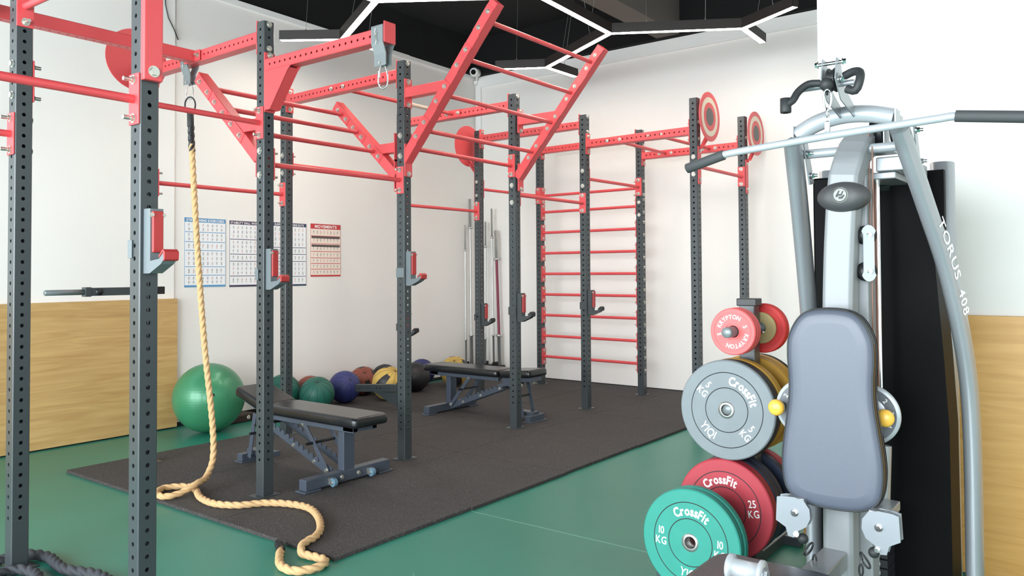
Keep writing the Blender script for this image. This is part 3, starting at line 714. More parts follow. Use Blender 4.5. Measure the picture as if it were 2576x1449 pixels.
def bench(label, seat_tilt):
    t = thing('adjustable_bench', label, 'weight bench', (0, 0, 0), 'adjustable benches on the mats')
    I3 = Matrix.Identity(3)
    b = MB(); pad_mesh(b, .29, .95, .065, I3, (0, .195, .385)); obj('back_pad', b, vinyl_m, t)
    b = MB(); b.bx(-.10, -.06, -.26, .60, .345, .387); b.bx(.06, .10, -.26, .60, .345, .387); b.bx(-.1, .1, .5, .6, .35, .385); obj('back_rail', b, bench_m, t, .003)
    R = Matrix.Rotation(-seat_tilt, 3, 'X'); b = MB(); pad_mesh(b, .29, .36, .065, R, Vector((0, -.30, .385))+R @ Vector((0, -.18, 0))); obj('seat_pad', b, vinyl_m, t)
    b = MB(); b.box(Vector((0, -.30, .36))+R @ Vector((0, -.16, .0)), (.16, .34, .04), R); obj('seat_rail', b, bench_m, t, .003)
    b = MB(); b.bx(-.045, .045, .385, .445, .075, .345); obj('upright_post', b, bench_m, t, .004)
    b = MB(); b.bx(-.35, .35, .385, .455, .012, .08); b.bx(-.37, -.24, .37, .47, 0, .012); b.bx(.24, .37, .37, .47, 0, .012); obj('front_foot', b, bench_m, t, .004)
    b = MB(); b.bx(-.115, .115, -.64, -.58, .008, .06); b.bx(-.13, .13, -.66, -.56, 0, .009); obj('rear_foot', b, bench_m, t, .004)
    # toothed ladder rails
    for sx in (-1, 1):
        A = Vector((sx*.075, .36, .06)); T = Vector((sx*.075, -.42, .345)); d = (T-A).normalized(); nz = Vector((0, -d.z, d.y))
        if nz.z < 0: nz = -nz
        L = (T-A).length; poly = [(0, -.03), (L, -.03), (L, .03)]
        xk = L-.18
        while xk > .12: poly += [(xk, .03), (xk-.012, .002), (xk-.04, .03)]; xk -= .055
        poly += [(0, .03)]
        b = MB(); b.prism(poly, A, d, nz, (1, 0, 0), .008); o = obj('toothed_rail', b, bench_m, t)
        for f in (.22, .5, .8): obj('bolt', MB().bolt(A+d*(L*f)+Vector((sx*.004, 0, -.012)), (sx, 0, 0), .010), steel_m, o)
        b = MB(); b.box(Vector((sx*.092, .215, .215)), (.008, .035, .40), Matrix.Rotation(math.atan2(.255, .30), 3, 'X')); obj('support_strut', b, bench_m, t, .001)
        b = MB(); b.box((sx*.085, -.50, .20), (.008, .04, .33), Matrix.Rotation(math.radians(-12), 3, 'X')); obj('rear_leg', b, bench_m, t, .001)
        for pb_, rb_ in (((sx*.096, .10, .35), .010), ((sx*.096, .335, .075), .012), ((sx*.09, -.53, .33), .011)): obj('bolt', MB().bolt(pb_, (sx, 0, 0), rb_), steel_m, t)
    for yy_, zz_, ww_ in ((.19, .235, .15), (-.48, .22, .12), (-.36, .3, .16)): obj('adjuster_bar', MB().cyl((-ww_, yy_, zz_), (ww_, yy_, zz_), .0095, 12), black_m, t)
    b = MB(); b.bx(-.05, .05, -.62, -.36, .05, .085); obj('lower_beam', b, bench_m, t, .003)
    for sx in (-1, 1):
        b = MB(); b.cyl((sx*.16-.012, .485, .035), (sx*.16+.012, .485, .035), .027, 20); obj('wheel', b, mat('wheel_blue_grey', S(96, 128, 148), .35) if sx < 0 else MATS['wheel_blue_grey'], t)
        b = MB(); b.bx(sx*.16-.018, sx*.16+.018, .455, .475, .02, .06); b.cyl((sx*.16-.02, .485, .035), (sx*.16+.02, .485, .035), .006, 10); b.bolt((sx*.16+.013, .485, .035), (1, 0, 0), .009); obj('wheel_fork', b, steel_m, t)
        obj('bolt', MB().bolt((sx*.07, .455, .045), (0, 1, 0), .011), steel_m, t)
    return t
b1 = bench('near black adjustable bench with its raised seat end beside the green ball', math.radians(-0)+math.radians(17))
b1.location = (3.43, 4.47, .02); b1.rotation_euler = (0, 0, PI)
b2 = bench('far black adjustable bench in front of the barbells and stall bars', math.radians(4))
b2.location = (5.79, 4.86, .02); b2.rotation_euler = (0, 0, 0)
# ------------------------------------------------------------------ barbells
bar_m = mat('satin_chrome', S(196, 196, 194), .3, .7)
def barbell(label, X, Y, zb, L, lean=(0, 0), sleeve=.4, rs=.025, shaft=None, sm=bar_m):
    a = Vector((X, Y, zb)); d = Vector((lean[0], lean[1], 1)).normalized(); t = thing('barbell', label, 'barbell', a, 'barbells standing in the far corner')
    sh = .014 if shaft is None else shaft
    b = MB(); b.cyl(a+d*sleeve, a+d*(L-sleeve), sh, 14); obj('shaft', b, sm, t)
    for p, s in ((a, 1), (a+d*L, -1)):
        b = MB(); b.lathe([(0, 0), (rs-.003, 0), (rs, .003), (rs, sleeve-.03), (rs*1.5, sleeve-.03), (rs*1.5, sleeve), (sh, sleeve)], p, d*s, 20); obj('sleeve', b, bar_m, t)
pink_m = mat('purple_red_shaft_sleeve', S(128, 48, 72), .5)
barbell('long barbell standing in the corner left of the far upright', 7.93, 6.86, .155, 2.2, (.0, .008))
barbell('short thin barbell standing leftmost in the far corner', 7.83, 6.87, .155, 1.85, (.0, .004), rs=.012, sleeve=.35, shaft=.011)
barbell('thin barbell standing right behind the far upright', 8.07, 6.74, .155, 1.9, (.01, .0), rs=.014, sleeve=.35, shaft=.012)
barbell('tall thin barbell rising highest right of the far upright', 8.08, 6.60, .155, 2.07, (.0, .013), rs=.014, sleeve=.4, shaft=.012)
barbell('barbell with purple-red shaft standing right of the far upright', 8.085, 6.50, .155, 1.78, (.0, .035), shaft=.018, sm=pink_m)
for X, Y, lab in ((7.88, 6.865, 'black barbell floor holder on the poster wall side of the corner'), (8.085, 6.70, 'black barbell floor holder behind the far upright'), (8.085, 6.53, 'black barbell floor holder below the purple-red bar')):
    b = MB(); b.bx(X-.06, X+.06, Y-.07, Y+.07, .02, .15); b.bx(X-.06, X+.06, Y+.045, Y+.055, .15, .19)
    b.bx(X-.05, X+.05, Y-.075, Y-.070, .06, .10)
    tag(obj('barbell_holder', b, black_m, bevel=.004), lab, 'barbell holder', 'barbell holders')

# ------------------------------------------------------------------ weight tree and plates
TX, TY = 3.60, 1.385
t = thing('weight_tree', 'dark steel plate tree standing behind the multi-gym seat, loaded with plates', 'weight tree', (TX, TY, 0))
b = MB(); b.bx(TX-.035, TX+.035, TY-.04, TY+.035, .05, 1.235); obj('post', b, post_m, t, .004)
b = MB(); b.bx(TX-.04, TX+.04, TY-.05, TY+.045, 1.215, 1.25); obj('end_cap', b, black_m, t, .004)
b = MB(); b.bx(TX-.42, TX+.42, TY-.03, TY+.03, .0, .05); b.bx(TX-.42, TX-.36, TY-.28, TY+.28, 0, .045); b.bx(TX+.36, TX+.42, TY-.11, TY+.28, 0, .045); obj('base', b, post_m, t, .004)
PEG = ((1.112, 1.352), (.752, 1.412), (.305, 1.43))
for z, y in PEG:
    for s in (-1, 1):
        b = MB(); b.lathe([(0, 0), (.0225, 0), (.024, .003), (.024, .30 if z > 1 and s < 0 else .215), (0, .30 if z > 1 and s < 0 else .215)], (TX+s*(.35 if z > 1 and s < 0 else .25 if z < .5 or s > 0 else .205), y, z), (-s, 0, 0), 18); obj('peg', b, greysteel_m, t)
b = MB()
for z, y in PEG: b.bx(TX-.04, TX+.04, TY-.02, y+.03, z-.035, z+.035)
obj('peg_bracket', b, post_m, t, .003)
pcol = {}
def pm(n, rgb):
    if n not in pcol: pcol[n] = mat('bumper_rubber_'+n, rgb, .5, var=.10, vscale=14)
    return pcol[n]
groove_m = mat('dark_groove', S(40, 44, 46), .7)
ring_m = mat('steel_hub_ring', S(200, 200, 198), .3, .8)
def plate(label, X, Y, Z, R, th, m, rot=0, words=None, kg=None, hub=True, group='bumper plates on the tree', bot=None, hole=.026, lean=0):
    t = thing('weight_plate', label, 'weight plate', (X, Y, Z), group)
    k = R/.225; b = MB()
    prof = [(hole+.012, 0), (.098*k, 0), (.098*k, .002), (.102*k, .002), (.102*k, 0), (.167*k, 0), (.167*k, .0025), (.171*k, .0025), (.171*k, 0), (R-.006, 0), (R-.001, .004), (R, .009), (R, th-.009), (R-.006, th), (hole+.012, th)]
    b.lathe(prof, (X, Y, Z), (1, 0, 0), 72, smooth=False); body = obj('plate_body', b, m, t)
    b = MB()
    for r0 in (.1*k, .169*k): b.lathe([(r0-.0018, .0022), (r0-.0018, -.0003), (r0+.0018, -.0003), (r0+.0018, .0022)], (X, Y, Z), (1, 0, 0), 64)
    obj('groove', b, groove_m, t)
    b = MB(); b.lathe([(hole, -.001), (hole+.0125, -.001), (hole+.0125, th+.001), (hole, th+.001), (hole, -.001)], (X, Y, Z), (1, 0, 0), 36); obj('hub_ring', b, ring_m, t)
    if words:
        ax, ay, az = (0, -1, 0), (0, 0, 1), (-1, 0, 0); o = Vector((X, Y, Z)); c_, s_ = math.cos(rot), math.sin(rot)
        AX = Vector(ax)*c_+Vector(ay)*s_; AY = Vector(ay)*c_-Vector(ax)*s_; b = MB()
        text_arc(b, words, o, AX, AY, az, .134*k, PI/2, .054*k, bold=.032, wid=.8, gap=.08); obj('lettering', b, white_m, t)
        if kg:
            for sx in (-1, 1):
                b = MB(); text_line(b, kg, o+AX*(sx*.135*k)+AY*(.008*k), AX, AY, az, .046*k, .012, .8); text_line(b, 'KG', o+AX*(sx*.135*k)-AY*(.036*k), AX, AY, az, .046*k, .012, .8); obj('weight_marking', b, white_m, t)
        if bot: b = MB(); text_arc(b, bot, o, AX, AY, az, .132*k, -PI/2, .052*k, bold=.008, wid=.85, flip=True); obj('lettering', b, white_m, t)
    return t
G = pm('grey', S(116, 124, 128)); BK = pm('black', S(34, 34, 36)); YE = pm('yellow', S(176, 134, 46)); RD = pm('red', S(166, 50, 62)); BL = pm('navy', S(28, 40, 62)); GR = pm('green', S(42, 136, 122)); KR = pm('coral', S(222, 92, 92)); RR = pm('bright_red', S(196, 40, 38)); TN = pm('tan', S(178, 160, 110))
plate('grey five kilogram bumper plate facing out on the middle peg of the tree', 3.385, 1.412, .752, .225, .028, G, math.radians(-42), 'CrossFit', '5', bot='YIQI')
plate('thin black bumper plate directly behind the grey one', 3.416, 1.408, .748, .225, .026, BK)
plate('second thin black bumper plate behind the grey one', 3.445, 1.414, .75, .225, .026, BK)
plate('yellow bumper plate between the black plates and the tree post', 3.475, 1.41, .751, .225, .055, YE)
plate('yellow bumper plate just beyond the tree post on the middle peg', 3.65, 1.41, .75, .225, .055, YE)
plate('second yellow bumper plate beyond the tree post on the middle peg', 3.71, 1.41, .75, .225, .055, YE)
plate('thin black bumper plate farthest back on the middle peg', 3.77, 1.41, .75, .225, .026, BK)
plate('red twenty-five kilogram bumper plate on the lowest peg, behind the green one', 3.39, 1.43, .303, .225, .062, RD, math.radians(9), 'CrossFit', '25', bot='YIQI')
plate('navy bumper plate behind the red one on the lowest peg', 3.456, 1.428, .302, .225, .055, BL)
plate('second navy bumper plate, beside the tree post low down', 3.514, 1.43, .303, .225, .045, BL)
plate('navy bumper plate beyond the tree post on the lowest peg', 3.65, 1.43, .303, .225, .055, BL)
plate('red bumper plate beyond the tree post on the lowest peg', 3.71, 1.43, .303, .225, .062, RD)
plate('green ten kilogram bumper plate standing on the floor in front of the others', 3.105, 1.465, .2255, .225, .04, GR, math.radians(-3), 'CrossFit', '10', bot='YIQI', group='green plates on the floor')
plate('green bumper plate standing on the floor behind the front green one', 3.15, 1.463, .2255, .225, .04, GR, group='green plates on the floor')
def small_plate(label, X, Y, Z, R, th, m, words=False, group='small plates on the top peg'):
    t = thing('weight_plate', label, 'weight plate', (X, Y, Z), group); b = MB()
    b.lathe([(.027, .004), (.036, .004), (.036, 0), (R*.80, 0), (R*.80, .002), (R*.83, .002), (R*.83, 0), (R-.004, 0), (R, .005), (R, th-.005), (R-.004, th), (.027, th)], (X, Y, Z), (1, 0, 0), 56, smooth=False); obj('plate_body', b, m, t)
    if words:
        b = MB(); o = Vector((X, Y, Z)); ax, ay, az = (0, -1, 0), (0, 0, 1), (-1, 0, 0)
        text_arc(b, 'KRYPTON', o, ax, ay, az, R*.63, math.radians(110), R*.25, .02, .95); text_arc(b, 'KRYPTON', o, ax, ay, az, R*.63, math.radians(-62), R*.25, .02, .95)
        text_arc(b, '5', o, ax, ay, az, R*.6, math.radians(22), R*.26, .02, .9); text_arc(b, '5', o, ax, ay, az, R*.6, math.radians(192), R*.26, .02, .9)
        obj('lettering', b, white_m, t)
small_plate('small coral-red plate with white lettering at the outer end of the top peg', 3.32, 1.352, 1.112, .104, .022, KR, True)
small_plate('small coral-red plate directly behind the lettered one', 3.344, 1.352, 1.111, .105, .022, KR)
small_plate('third small coral-red plate, next to the tree post', 3.368, 1.352, 1.112, .105, .022, KR)
small_plate('small tan plate beyond the tree post on the top peg', 3.655, 1.352, 1.108, .075, .02, TN)
small_plate('small bright red plate beyond the tan one on the top peg', 3.68, 1.352, 1.105, .118, .022, RR)
small_plate('outermost small bright red plate at the back of the top peg', 3.705, 1.352, 1.105, .118, .022, RR)

# ------------------------------------------------------------------ posters
al = math.atan((6.98-6.815)/(8.18-3.77)); EX = Vector((math.cos(al), math.sin(al), 0)); EN = Vector((math.sin(al), -math.cos(al), 0))
paper_m = mat('poster_paper', S(238, 240, 242), .6); ink_m = mat('grey_print', S(120, 116, 118), .7); pinkink = mat('salmon_print', S(205, 150, 140), .7)
def poster(label, X0, X1, z0, z1, colr, head, rows, title, bg_=None, bars=None, foot=True, small=None, tscale=1.0):
    wy = lambda X: 6.815+(X-3.77)*math.tan(al)
    o = Vector((X0, wy(X0), z0))+EN*.0025; W_ = (X1-X0)/math.cos(al); H_ = z1-z0
    t = thing('exercise_poster', label, 'poster', o, 'exercise posters on the left wall')
    P = lambda mb, x0, x1, y0, y1, l: mb.add([o+EX*x0+ZU*y0+EN*l, o+EX*x1+ZU*y0+EN*l, o+EX*x1+ZU*y1+EN*l, o+EX*x0+ZU*y1+EN*l], [(0, 1, 2, 3)])
    b = MB(); b.box(o+EX*(W_/2)+ZU*(H_/2), (W_, .0024, H_), Matrix.Rotation(al, 3, 'Z')); obj('sheet', b, bg_ or paper_m, t)
    b = MB(); P(b, 0, W_, H_-head, H_, .002)
    P(b, 0, .004, 0, H_, .002); P(b, W_-.004, W_, 0, H_, .002)
    if foot: P(b, 0, W_, 0, .018, .002)
    ys = [H_-head]; n = len(rows); avail = H_-head-.018; tot = sum(rows); y = H_-head
    for r in rows[:-1]:
        y -= avail*r/tot; ys.append(y); P(b, .008, W_-.008, y-.003, y+.003, .002)
    ys.append(.018); obj('printed_bands', b, colr, t)
    b = MB(); b2_ = MB(); rnd = random.Random(hash(title) % 1000 if False else len(title)*7)
    for k in range(n):
        yt, yb = ys[k]-.008, ys[k+1]+.008; nr = max(1, round((yt-yb)/.05)); hh = (yt-yb)/nr; nc = 8
        for r in range(nr):
            for c in range(nc):
                cx_ = .022+(W_-.044)*(c+.5)/nc; cy_ = yt-hh*(r+.5); f = hh*.36; q = b2_ if rnd.random() < .3 else b
                dx = rnd.uniform(-.006, .006)
                P(q, cx_-.0022, cx_+.0022, cy_-f*.1, cy_+f*.55, .002)      # torso
                P(q, cx_-.003, cx_+.003, cy_+f*.6, cy_+f*.95, .002)       # head
                P(q, cx_-.009+dx, cx_+.009+dx, cy_+f*.25, cy_+f*.4, .002)  # arms
                P(q, cx_-.006, cx_-.003, cy_-f*.9, cy_-f*.1, .002); P(q, cx_+.002, cx_+.005+dx*.5, cy_-f*.9, cy_-f*.1, .002)
    obj('figures', b, ink_m, t); obj('tinted_figures', b2_, pinkink, t)
    if bars:
        b = MB()
        for f in bars: P(b, .012, W_-.012, H_*f-.012, H_*f+.012, .0035)
        obj('dark_band', b, mat('warm_grey_print', S(92, 82, 80), .7), t)
    b = MB(); text_line(b, title, o+EX*(W_/2)+ZU*(H_-head*.78), EX, ZU, EN, head*.78*tscale, .03, 1, lift=.003) if False else None
    tmp = MB(); wd = text_line(tmp, title, (0, 0, 0), (1, 0, 0), (0, 1, 0), (0, 0, 1), 1, .03)
    sz = head*.8; text_line(b, title, o+EX*(W_*.5)+ZU*(H_-head*.8), EX, ZU, EN, sz, .03, min(1.0, (W_*.94)/(wd*sz)) if tscale == 1 else (W_*tscale)/(wd*sz), lift=.003)
    obj('title_lettering', b, white_m, t)
poster('pale blue stretching exercise chart, leftmost poster behind the rope', 3.874, 4.302, 1.258, 1.90, mat('poster_blue', S(92, 150, 196), .6), .040, [3, 3, 2.6, 5, 2.6, 3], 'STRETCHING EXERCISES')
poster('white stability ball chart with dark purple header, partly behind an upright', 4.342, 4.775, 1.252, 1.895, mat('poster_purple', S(66, 54, 84), .6), .036, [5, 5, 2.4, 5, 3], 'STABILITY BALL WORKOUTS')
poster('white workout chart with dark navy header between two uprights', 4.83, 5.27, 1.248, 1.902, mat('poster_navy', S(52, 62, 92), .6), .036, [7, 2.2, 2.4, 5, 2.6], 'SUSPENSION WORKOUTS')
poster('small red-framed movements poster, rightmost on the wall', 5.325, 5.745, 1.342, 1.912, mat('poster_red', S(196, 62, 62), .6), .055, [2.2, 2.4, 2.4, 2, 1.7, 1.8, 1.8], 'MOVEMENTS', mat('poster_cream', S(240, 226, 214), .6), bars=(.745, .585), tscale=.72)

# ------------------------------------------------------------------ hexagonal linear lights
LZ = 3.60
N = dict(N1=(6.30, 3.73), N2=(6.925, 2.68), N3=(6.935, 4.90), E2a=(6.62, 2.11), E2b=(7.47, 2.70), E3=(7.47, 4.88), E3b=(6.66, 5.38), N4=(4.37, 4.80), N5=(4.90, 5.84), E5=(4.56, 6.32), E5b=(5.45, 5.86), N0=(5.11, 3.67), X1=(4.55, 2.60), X2=(3.2, 4.72))
t = thing('pendant_light', 'black hexagon-pattern linear pendant light with white glowing underside hung from the black ceiling', 'ceiling light', (5.5, 4.3, LZ))
segs = [('N1', 'N2'), ('N1', 'N3'), ('N1', 'N0'), ('N0', 'N4'), ('N4', 'N5'), ('N2', 'E2a'), ('N2', 'E2b'), ('N3', 'E3'), ('N3', 'E3b'), ('N5', 'E5'), ('N5', 'E5b'), ('N0', 'X1'), ('N4', 'X2')]
for p, q in segs:
    a = Vector((*N[p], LZ)); c = Vector((*N[q], LZ)); d = (c-a).normalized(); sd = Vector((-d.y, d.x, 0)); L = (c-a).length
    R = Matrix((d, sd, ZU)).transposed(); mid = (a+c)/2; W_ = .064
    b = MB()
    for s in (-1, 1): b.box(mid+sd*(s*(W_/2))+ZU*.045, (L+.02, .004, .09), R)
    b.box(mid+ZU*.088, (L, W_, .004), R)
    b.box(c+d*.008+ZU*.045, (.004, W_+.004, .09), R) if q[0] in 'EX' else None
    h = obj('housing', b, house_m, t)
    b = MB(); b.box(mid+ZU*.004, (L+.01, W_-.006, .006), R); obj('diffuser', b, led_m, h)
    b = MB()
    for f in ((.28, .72) if L > .8 else (.6,)):
        pt = a.lerp(c, f)+ZU*.09; b.cyl(pt, pt+Vector((.0, .0, .0))+sd*.16*(1 if f < .5 else -1)+ZU*(CH-LZ-.09), .0016, 6); b.cyl(pt, pt+ZU*.02, .006, 8)
    obj('suspension_wire', b, wire_m, h)

# ------------------------------------------------------------------ multi-gym
GX, GY = 3.0, .74
g = thing('multi_gym', 'silver multi-gym machine with dark padded backrest, curved side frames and black weight tower', 'exercise machine', (GX, GY, 0))
gp = lambda n, b, m, **k: obj(n, b, m, g, **k)
# back pad
def blob(prof, X0, th, cy_, n=9):
    """outline from (half width, z) list: closed rounded polygon in the YZ plane"""
    pts = [(cy_-w_, z) for w_, z in prof]+[(cy_+w_, z) for w_, z in prof[::-1]]
    P3 = [Vector((0, y, z)) for y, z in pts]; Q = []
    Nn = len(P3)
    for i in range(Nn):
        a, b_, c, d = P3[i-1], P3[i], P3[(i+1) % Nn], P3[(i+2) % Nn]
        for k in range(5):
            t_ = k/5; Q.append(.5*((2*b_)+(c-a)*t_+(2*a-5*b_+4*c-d)*t_*t_+(3*b_-a-3*c+d)*t_**3))
    return Q
po = blob([(.045, 1.252), (.095, 1.228), (.130, 1.165), (.136, 1.10), (.132, 1.02), (.134, .95), (.145, .87), (.156, .79), (.158, .72), (.145, .655), (.105, .622), (.045, .61)], 0, 0, .745)
cen = Vector((0, .745, .93))
def padring(off, X):
    out = []
    for i, p in enumerate(po):
        tng = (po[(i+1) % len(po)]-po[i-1]).normalized(); nr = Vector((0, tng.z, -tng.y))
        if nr.dot(p-cen) < 0: nr = -nr
        out.append(Vector((X, p.y+nr.y*off, p.z+nr.z*off)))
    return out
def padstack(L, cap=True):
    b = MB(); n = len(po); vs = []
    for off, X in L: vs += padring(off, X)
    b.add(vs, [(k*n+i, k*n+(i+1) % n, (k+1)*n+(i+1) % n, (k+1)*n+i) for k in range(len(L)-1) for i in range(n)], True)
    if cap: b.add([v.copy() for v in vs[:n]], [list(range(n))])
    return b
bp_ = gp('backrest', padstack([(-.045, 2.620), (-.02, 2.6215), (-.008, 2.626), (-.003, 2.633)]), seatv_m)
obj('pad_edge', padstack([(-.003, 2.633), (.001, 2.640), (.001, 2.688), (-.006, 2.698)], False), vinyl_m, bp_)
b = MB(); b.tube(padring(-.001, 2.634), .003, 6, closed=True); b.tube(padring(.002, 2.664), .002, 6, closed=True); obj('piping', b, black_m, bp_)
gp('backrest_board', padstack([(-.02, 2.70), (-.02, 2.715)]), black_m)
b = MB(); b.bx(2.715, 2.79, .70, .79, .80, 1.15); gp('backrest_mount', b, silver_m)
# main column with bent head
b = MB()
cl = [(2.80, .765, .05), (2.80, .755, 1.15), (2.80, .735, 1.62), (2.82, .725, 1.72), (2.87, .715, 1.79), (2.93, .712, 1.82)]
pf = [(.05, -.036), (.05, .036), (.038, .048), (-.038, .048), (-.05, .036), (-.05, -.036), (-.038, -.048), (.038, -.048)]
b.tube(catmull(cl, .05), 0, prof=pf, upv=(0, -1, 0)); gp('column', b, colm, bevel=.004)
b = MB(); b.bx(2.86, 2.96, .675, .725, .05, 1.74); gp('column_spine', b, colm, bevel=.006)
# black oval collar and emblem
b = MB(); b.lathe([(.0, 0), (.045, .002), (.075, .015), (.085, .035), (.085, .06), (.07, .085), (0, .09)], (0, 0, 0), (1, 0, 0), 40)
b.v = [Vector((2.715+v.x, .725+v.y, 1.628+v.z*.60)) for v in b.v]; col_ = gp('collar', b, mat('soft_black_rubber', S(62, 62, 64), .5, bump=.2, bscale=500))
b = MB(); b.lathe([(0, -.004), (.023, -.004), (.026, -.001), (.026, .006)], (2.716, .725, 1.632), (1, 0, 0), 36); em = obj('emblem', b, emb_m, col_)
b = MB(); o = Vector((2.7105, .725, 1.632)); ax_, ay_ = Vector((0, -1, 0)), ZU
b.lathe([(.0215, 0), (.0235, -.0008), (.0215, -.0008)], o, (1, 0, 0), 36)
b.prism([(-.014, -.004), (-.004, .014), (.0, .014), (-.005, .003), (.004, .003), (.008, .012), (.012, .012), (.006, -.003), (-.006, -.003), (-.009, -.008)], o, ax_, ay_, (-1, 0, 0), .001)
b.prism([(-.004, -.006), (.005, -.006), (.012, .0), (.016, -.002), (.008, -.013), (-.003, -.013)], o, ax_, ay_, (-1, 0, 0), .001); obj('emblem_mark', b, foam_m, em)
# side legs
def leg(P, name='side_leg'):
    b = MB(); pf = [(.046*math.cos(a), .030*math.sin(a)) for a in [2*PI*k/20 for k in range(20)]]
    pth = catmull(P, .04); b.tube(pth, 0, prof=pf, upv=(1, 0, 0)); return gp(name, b, silver_m), pth
RL, rpath = leg([(2.79, .553, 1.845), (2.95, .506, 1.596), (3.08, .463, 1.364), (3.18, .428, 1.066), (3.22, .417, .78), (3.225, .417, .3), (3.225, .417, .0)])
LL, lpath = leg([(2.79, .903, 1.835), (2.95, .929, 1.559), (3.08, .948, 1.258), (3.17, .965, 1.0), (3.21, .975, .7), (3.22, .98, .3), (3.22, .98, .0)])
for L_, P_ in ((RL, rpath), (LL, lpath)):
    d = (P_[0]-P_[1]).normalized(); b = MB(); b.tube([P_[0]-d*.002, P_[0]+d*.006], 0, prof=[(.044*math.cos(a), .028*math.sin(a)) for a in [2*PI*k/20 for k in range(20)]], upv=(1, 0, 0)); obj('end_cap', b, greysteel_m, L_)
# lettering down the right leg
cum = [0]
for i in range(1, len(rpath)): cum.append(cum[-1]+(rpath[i]-rpath[i-1]).length)
def at(s_):
    for i in range(1, len(rpath)):
        if cum[i] >= s_:
            f = (s_-cum[i-1])/(cum[i]-cum[i-1]); return rpath[i-1].lerp(rpath[i], f), (rpath[i]-rpath[i-1]).normalized()
b = MB(); s_ = .350
for ch in 'TORUS 408':
    if ch == ' ': s_ += .034; continue
    vs, fs, x0, x1 = glyph(ch, .01); sz = .0555; wd = 1.25 if ch.isalpha() else 1.0
    p, dn = at(s_+(x1-x0)*sz*wd/2)
    u = (XU-dn*XU.dot(dn)).normalized(); v_ = dn.cross(u); n2 = -v_ if v_.y > 0 else v_
    ca_ = math.radians(22); nrm = (n2*math.cos(ca_)-u*math.sin(ca_)).normalized(); upl = nrm.cross(dn).normalized()
    if upl.x < 0: upl = -upl
    base = p+n2*(.0305*math.cos(math.radians(14)))-u*(.046*math.sin(math.radians(14)))
    b.add([base+dn*((v.x-(x0+x1)/2)*sz*wd)+upl*((v.y-.35)*sz)+nrm*.0018 for v in vs], fs); s_ += (x1-x0)*sz*wd+.008
obj('lettering', b, white_m, RL)
# top arch and bars
b = MB(); b.tube(catmull([(2.85, .905, 1.868), (2.85, .86, 1.895), (2.85, .80, 1.915), (2.85, .734, 1.923), (2.85, .66, 1.917), (2.85, .58, 1.895)], .02), 0, prof=[(.030*math.cos(a), .030*math.sin(a)) for a in [2*PI*k/20 for k in range(20)]]); ar = gp('top_arch', b, lsilver_m)
obj('end_plate', MB().box((2.85, .912, 1.865), (.066, .006, .07)), lsilver_m, ar, .002); obj('end_plate', MB().box((2.85, .572, 1.885), (.066, .006, .07)), lsilver_m, ar, .002)
b = MB(); b.cyl((2.87, .895, 1.80), (2.87, .53, 1.80), .0165, 20); gp('cross_tube', b, lsilver_m)
b = MB()
for y in (.515, .875):
    b = MB(); b.prism([(2.81, 1.855), (2.85, 1.86), (2.93, 1.70), (2.88, 1.69)], (0, y, 0), (1, 0, 0), (0, 0, 1), (0, 1, 0), .005); gp('leg_bracket', b, silver_m, bevel=.001)
for y, s, pz in ((.512, -1, ((2.835, 1.842), (2.89, 1.745))), (.871, -1, ((2.85, 1.80), (2.895, 1.725)))):
    for X, Z in pz: gp('bolt', MB().bolt((X, y, Z), (0, s, 0), .009, .01), chrome_m)
# lat bar
t2 = thing('lat_pulldown_bar', 'long bent chrome lat bar with dark foam ends hanging across the top of the machine', 'pulldown bar', (2.6, .732, 1.82))
lb_ = catmull([(2.6, 1.215, 1.752), (2.6, 1.10, 1.782), (2.6, 1.06, 1.790), (2.6, .90, 1.802), (2.6, .732, 1.814), (2.6, .55, 1.824), (2.6, .40, 1.832), (2.6, .36, 1.833), (2.6, .25, 1.818), (2.6, .12, 1.80)], .02)
b = MB(); b.tube(lb_, .0125, 18); obj('bar', b, lsilver_m, t2)
b = MB(); b.tube([(2.6, 1.225, 1.749), (2.6, 1.222, 1.75), (2.6, 1.10, 1.782), (2.6, 1.083, 1.786)], [.012, .0175, .0175, .0175], 20); obj('grip', b, foam_m, t2)
b = MB(); b.tube([(2.6, .363, 1.8335), (2.6, .36, 1.833), (2.6, .25, 1.818), (2.6, .11, 1.7985)], .0175, 20); obj('grip', b, foam_m, t2)
b = MB(); b.bx(2.594, 2.606, .722, .738, 1.826, 1.862); obj('eye_plate', b, chrome_m, t2, .003)
b = MB()
for k in range(2):
    z = 1.866+.024*k; pts = [(2.6+(.007*math.cos(a) if k % 2 else 0), .73+(0 if k % 2 else .007*math.cos(a)), z+.015*math.sin(a)) for a in [2*PI*i/16 for i in range(16)]]; b.tube(pts, .0025, 6, closed=True)
obj('chain_link', b, chrome_m, t2)
t3 = thing('carabiner', 'chrome snap hook joining the lat bar to the top pulley', 'carabiner', (2.6, .73, 1.95)); b = MB()
b.tube([(2.605+.002*math.cos(a), .73+(.012+.005*math.sin(a))*math.cos(a), 1.93+.036*math.sin(a)) for a in [2*PI*k/24 for k in range(24)]], .0035, 8, closed=True); obj('ring', b, chrome_m, t3)
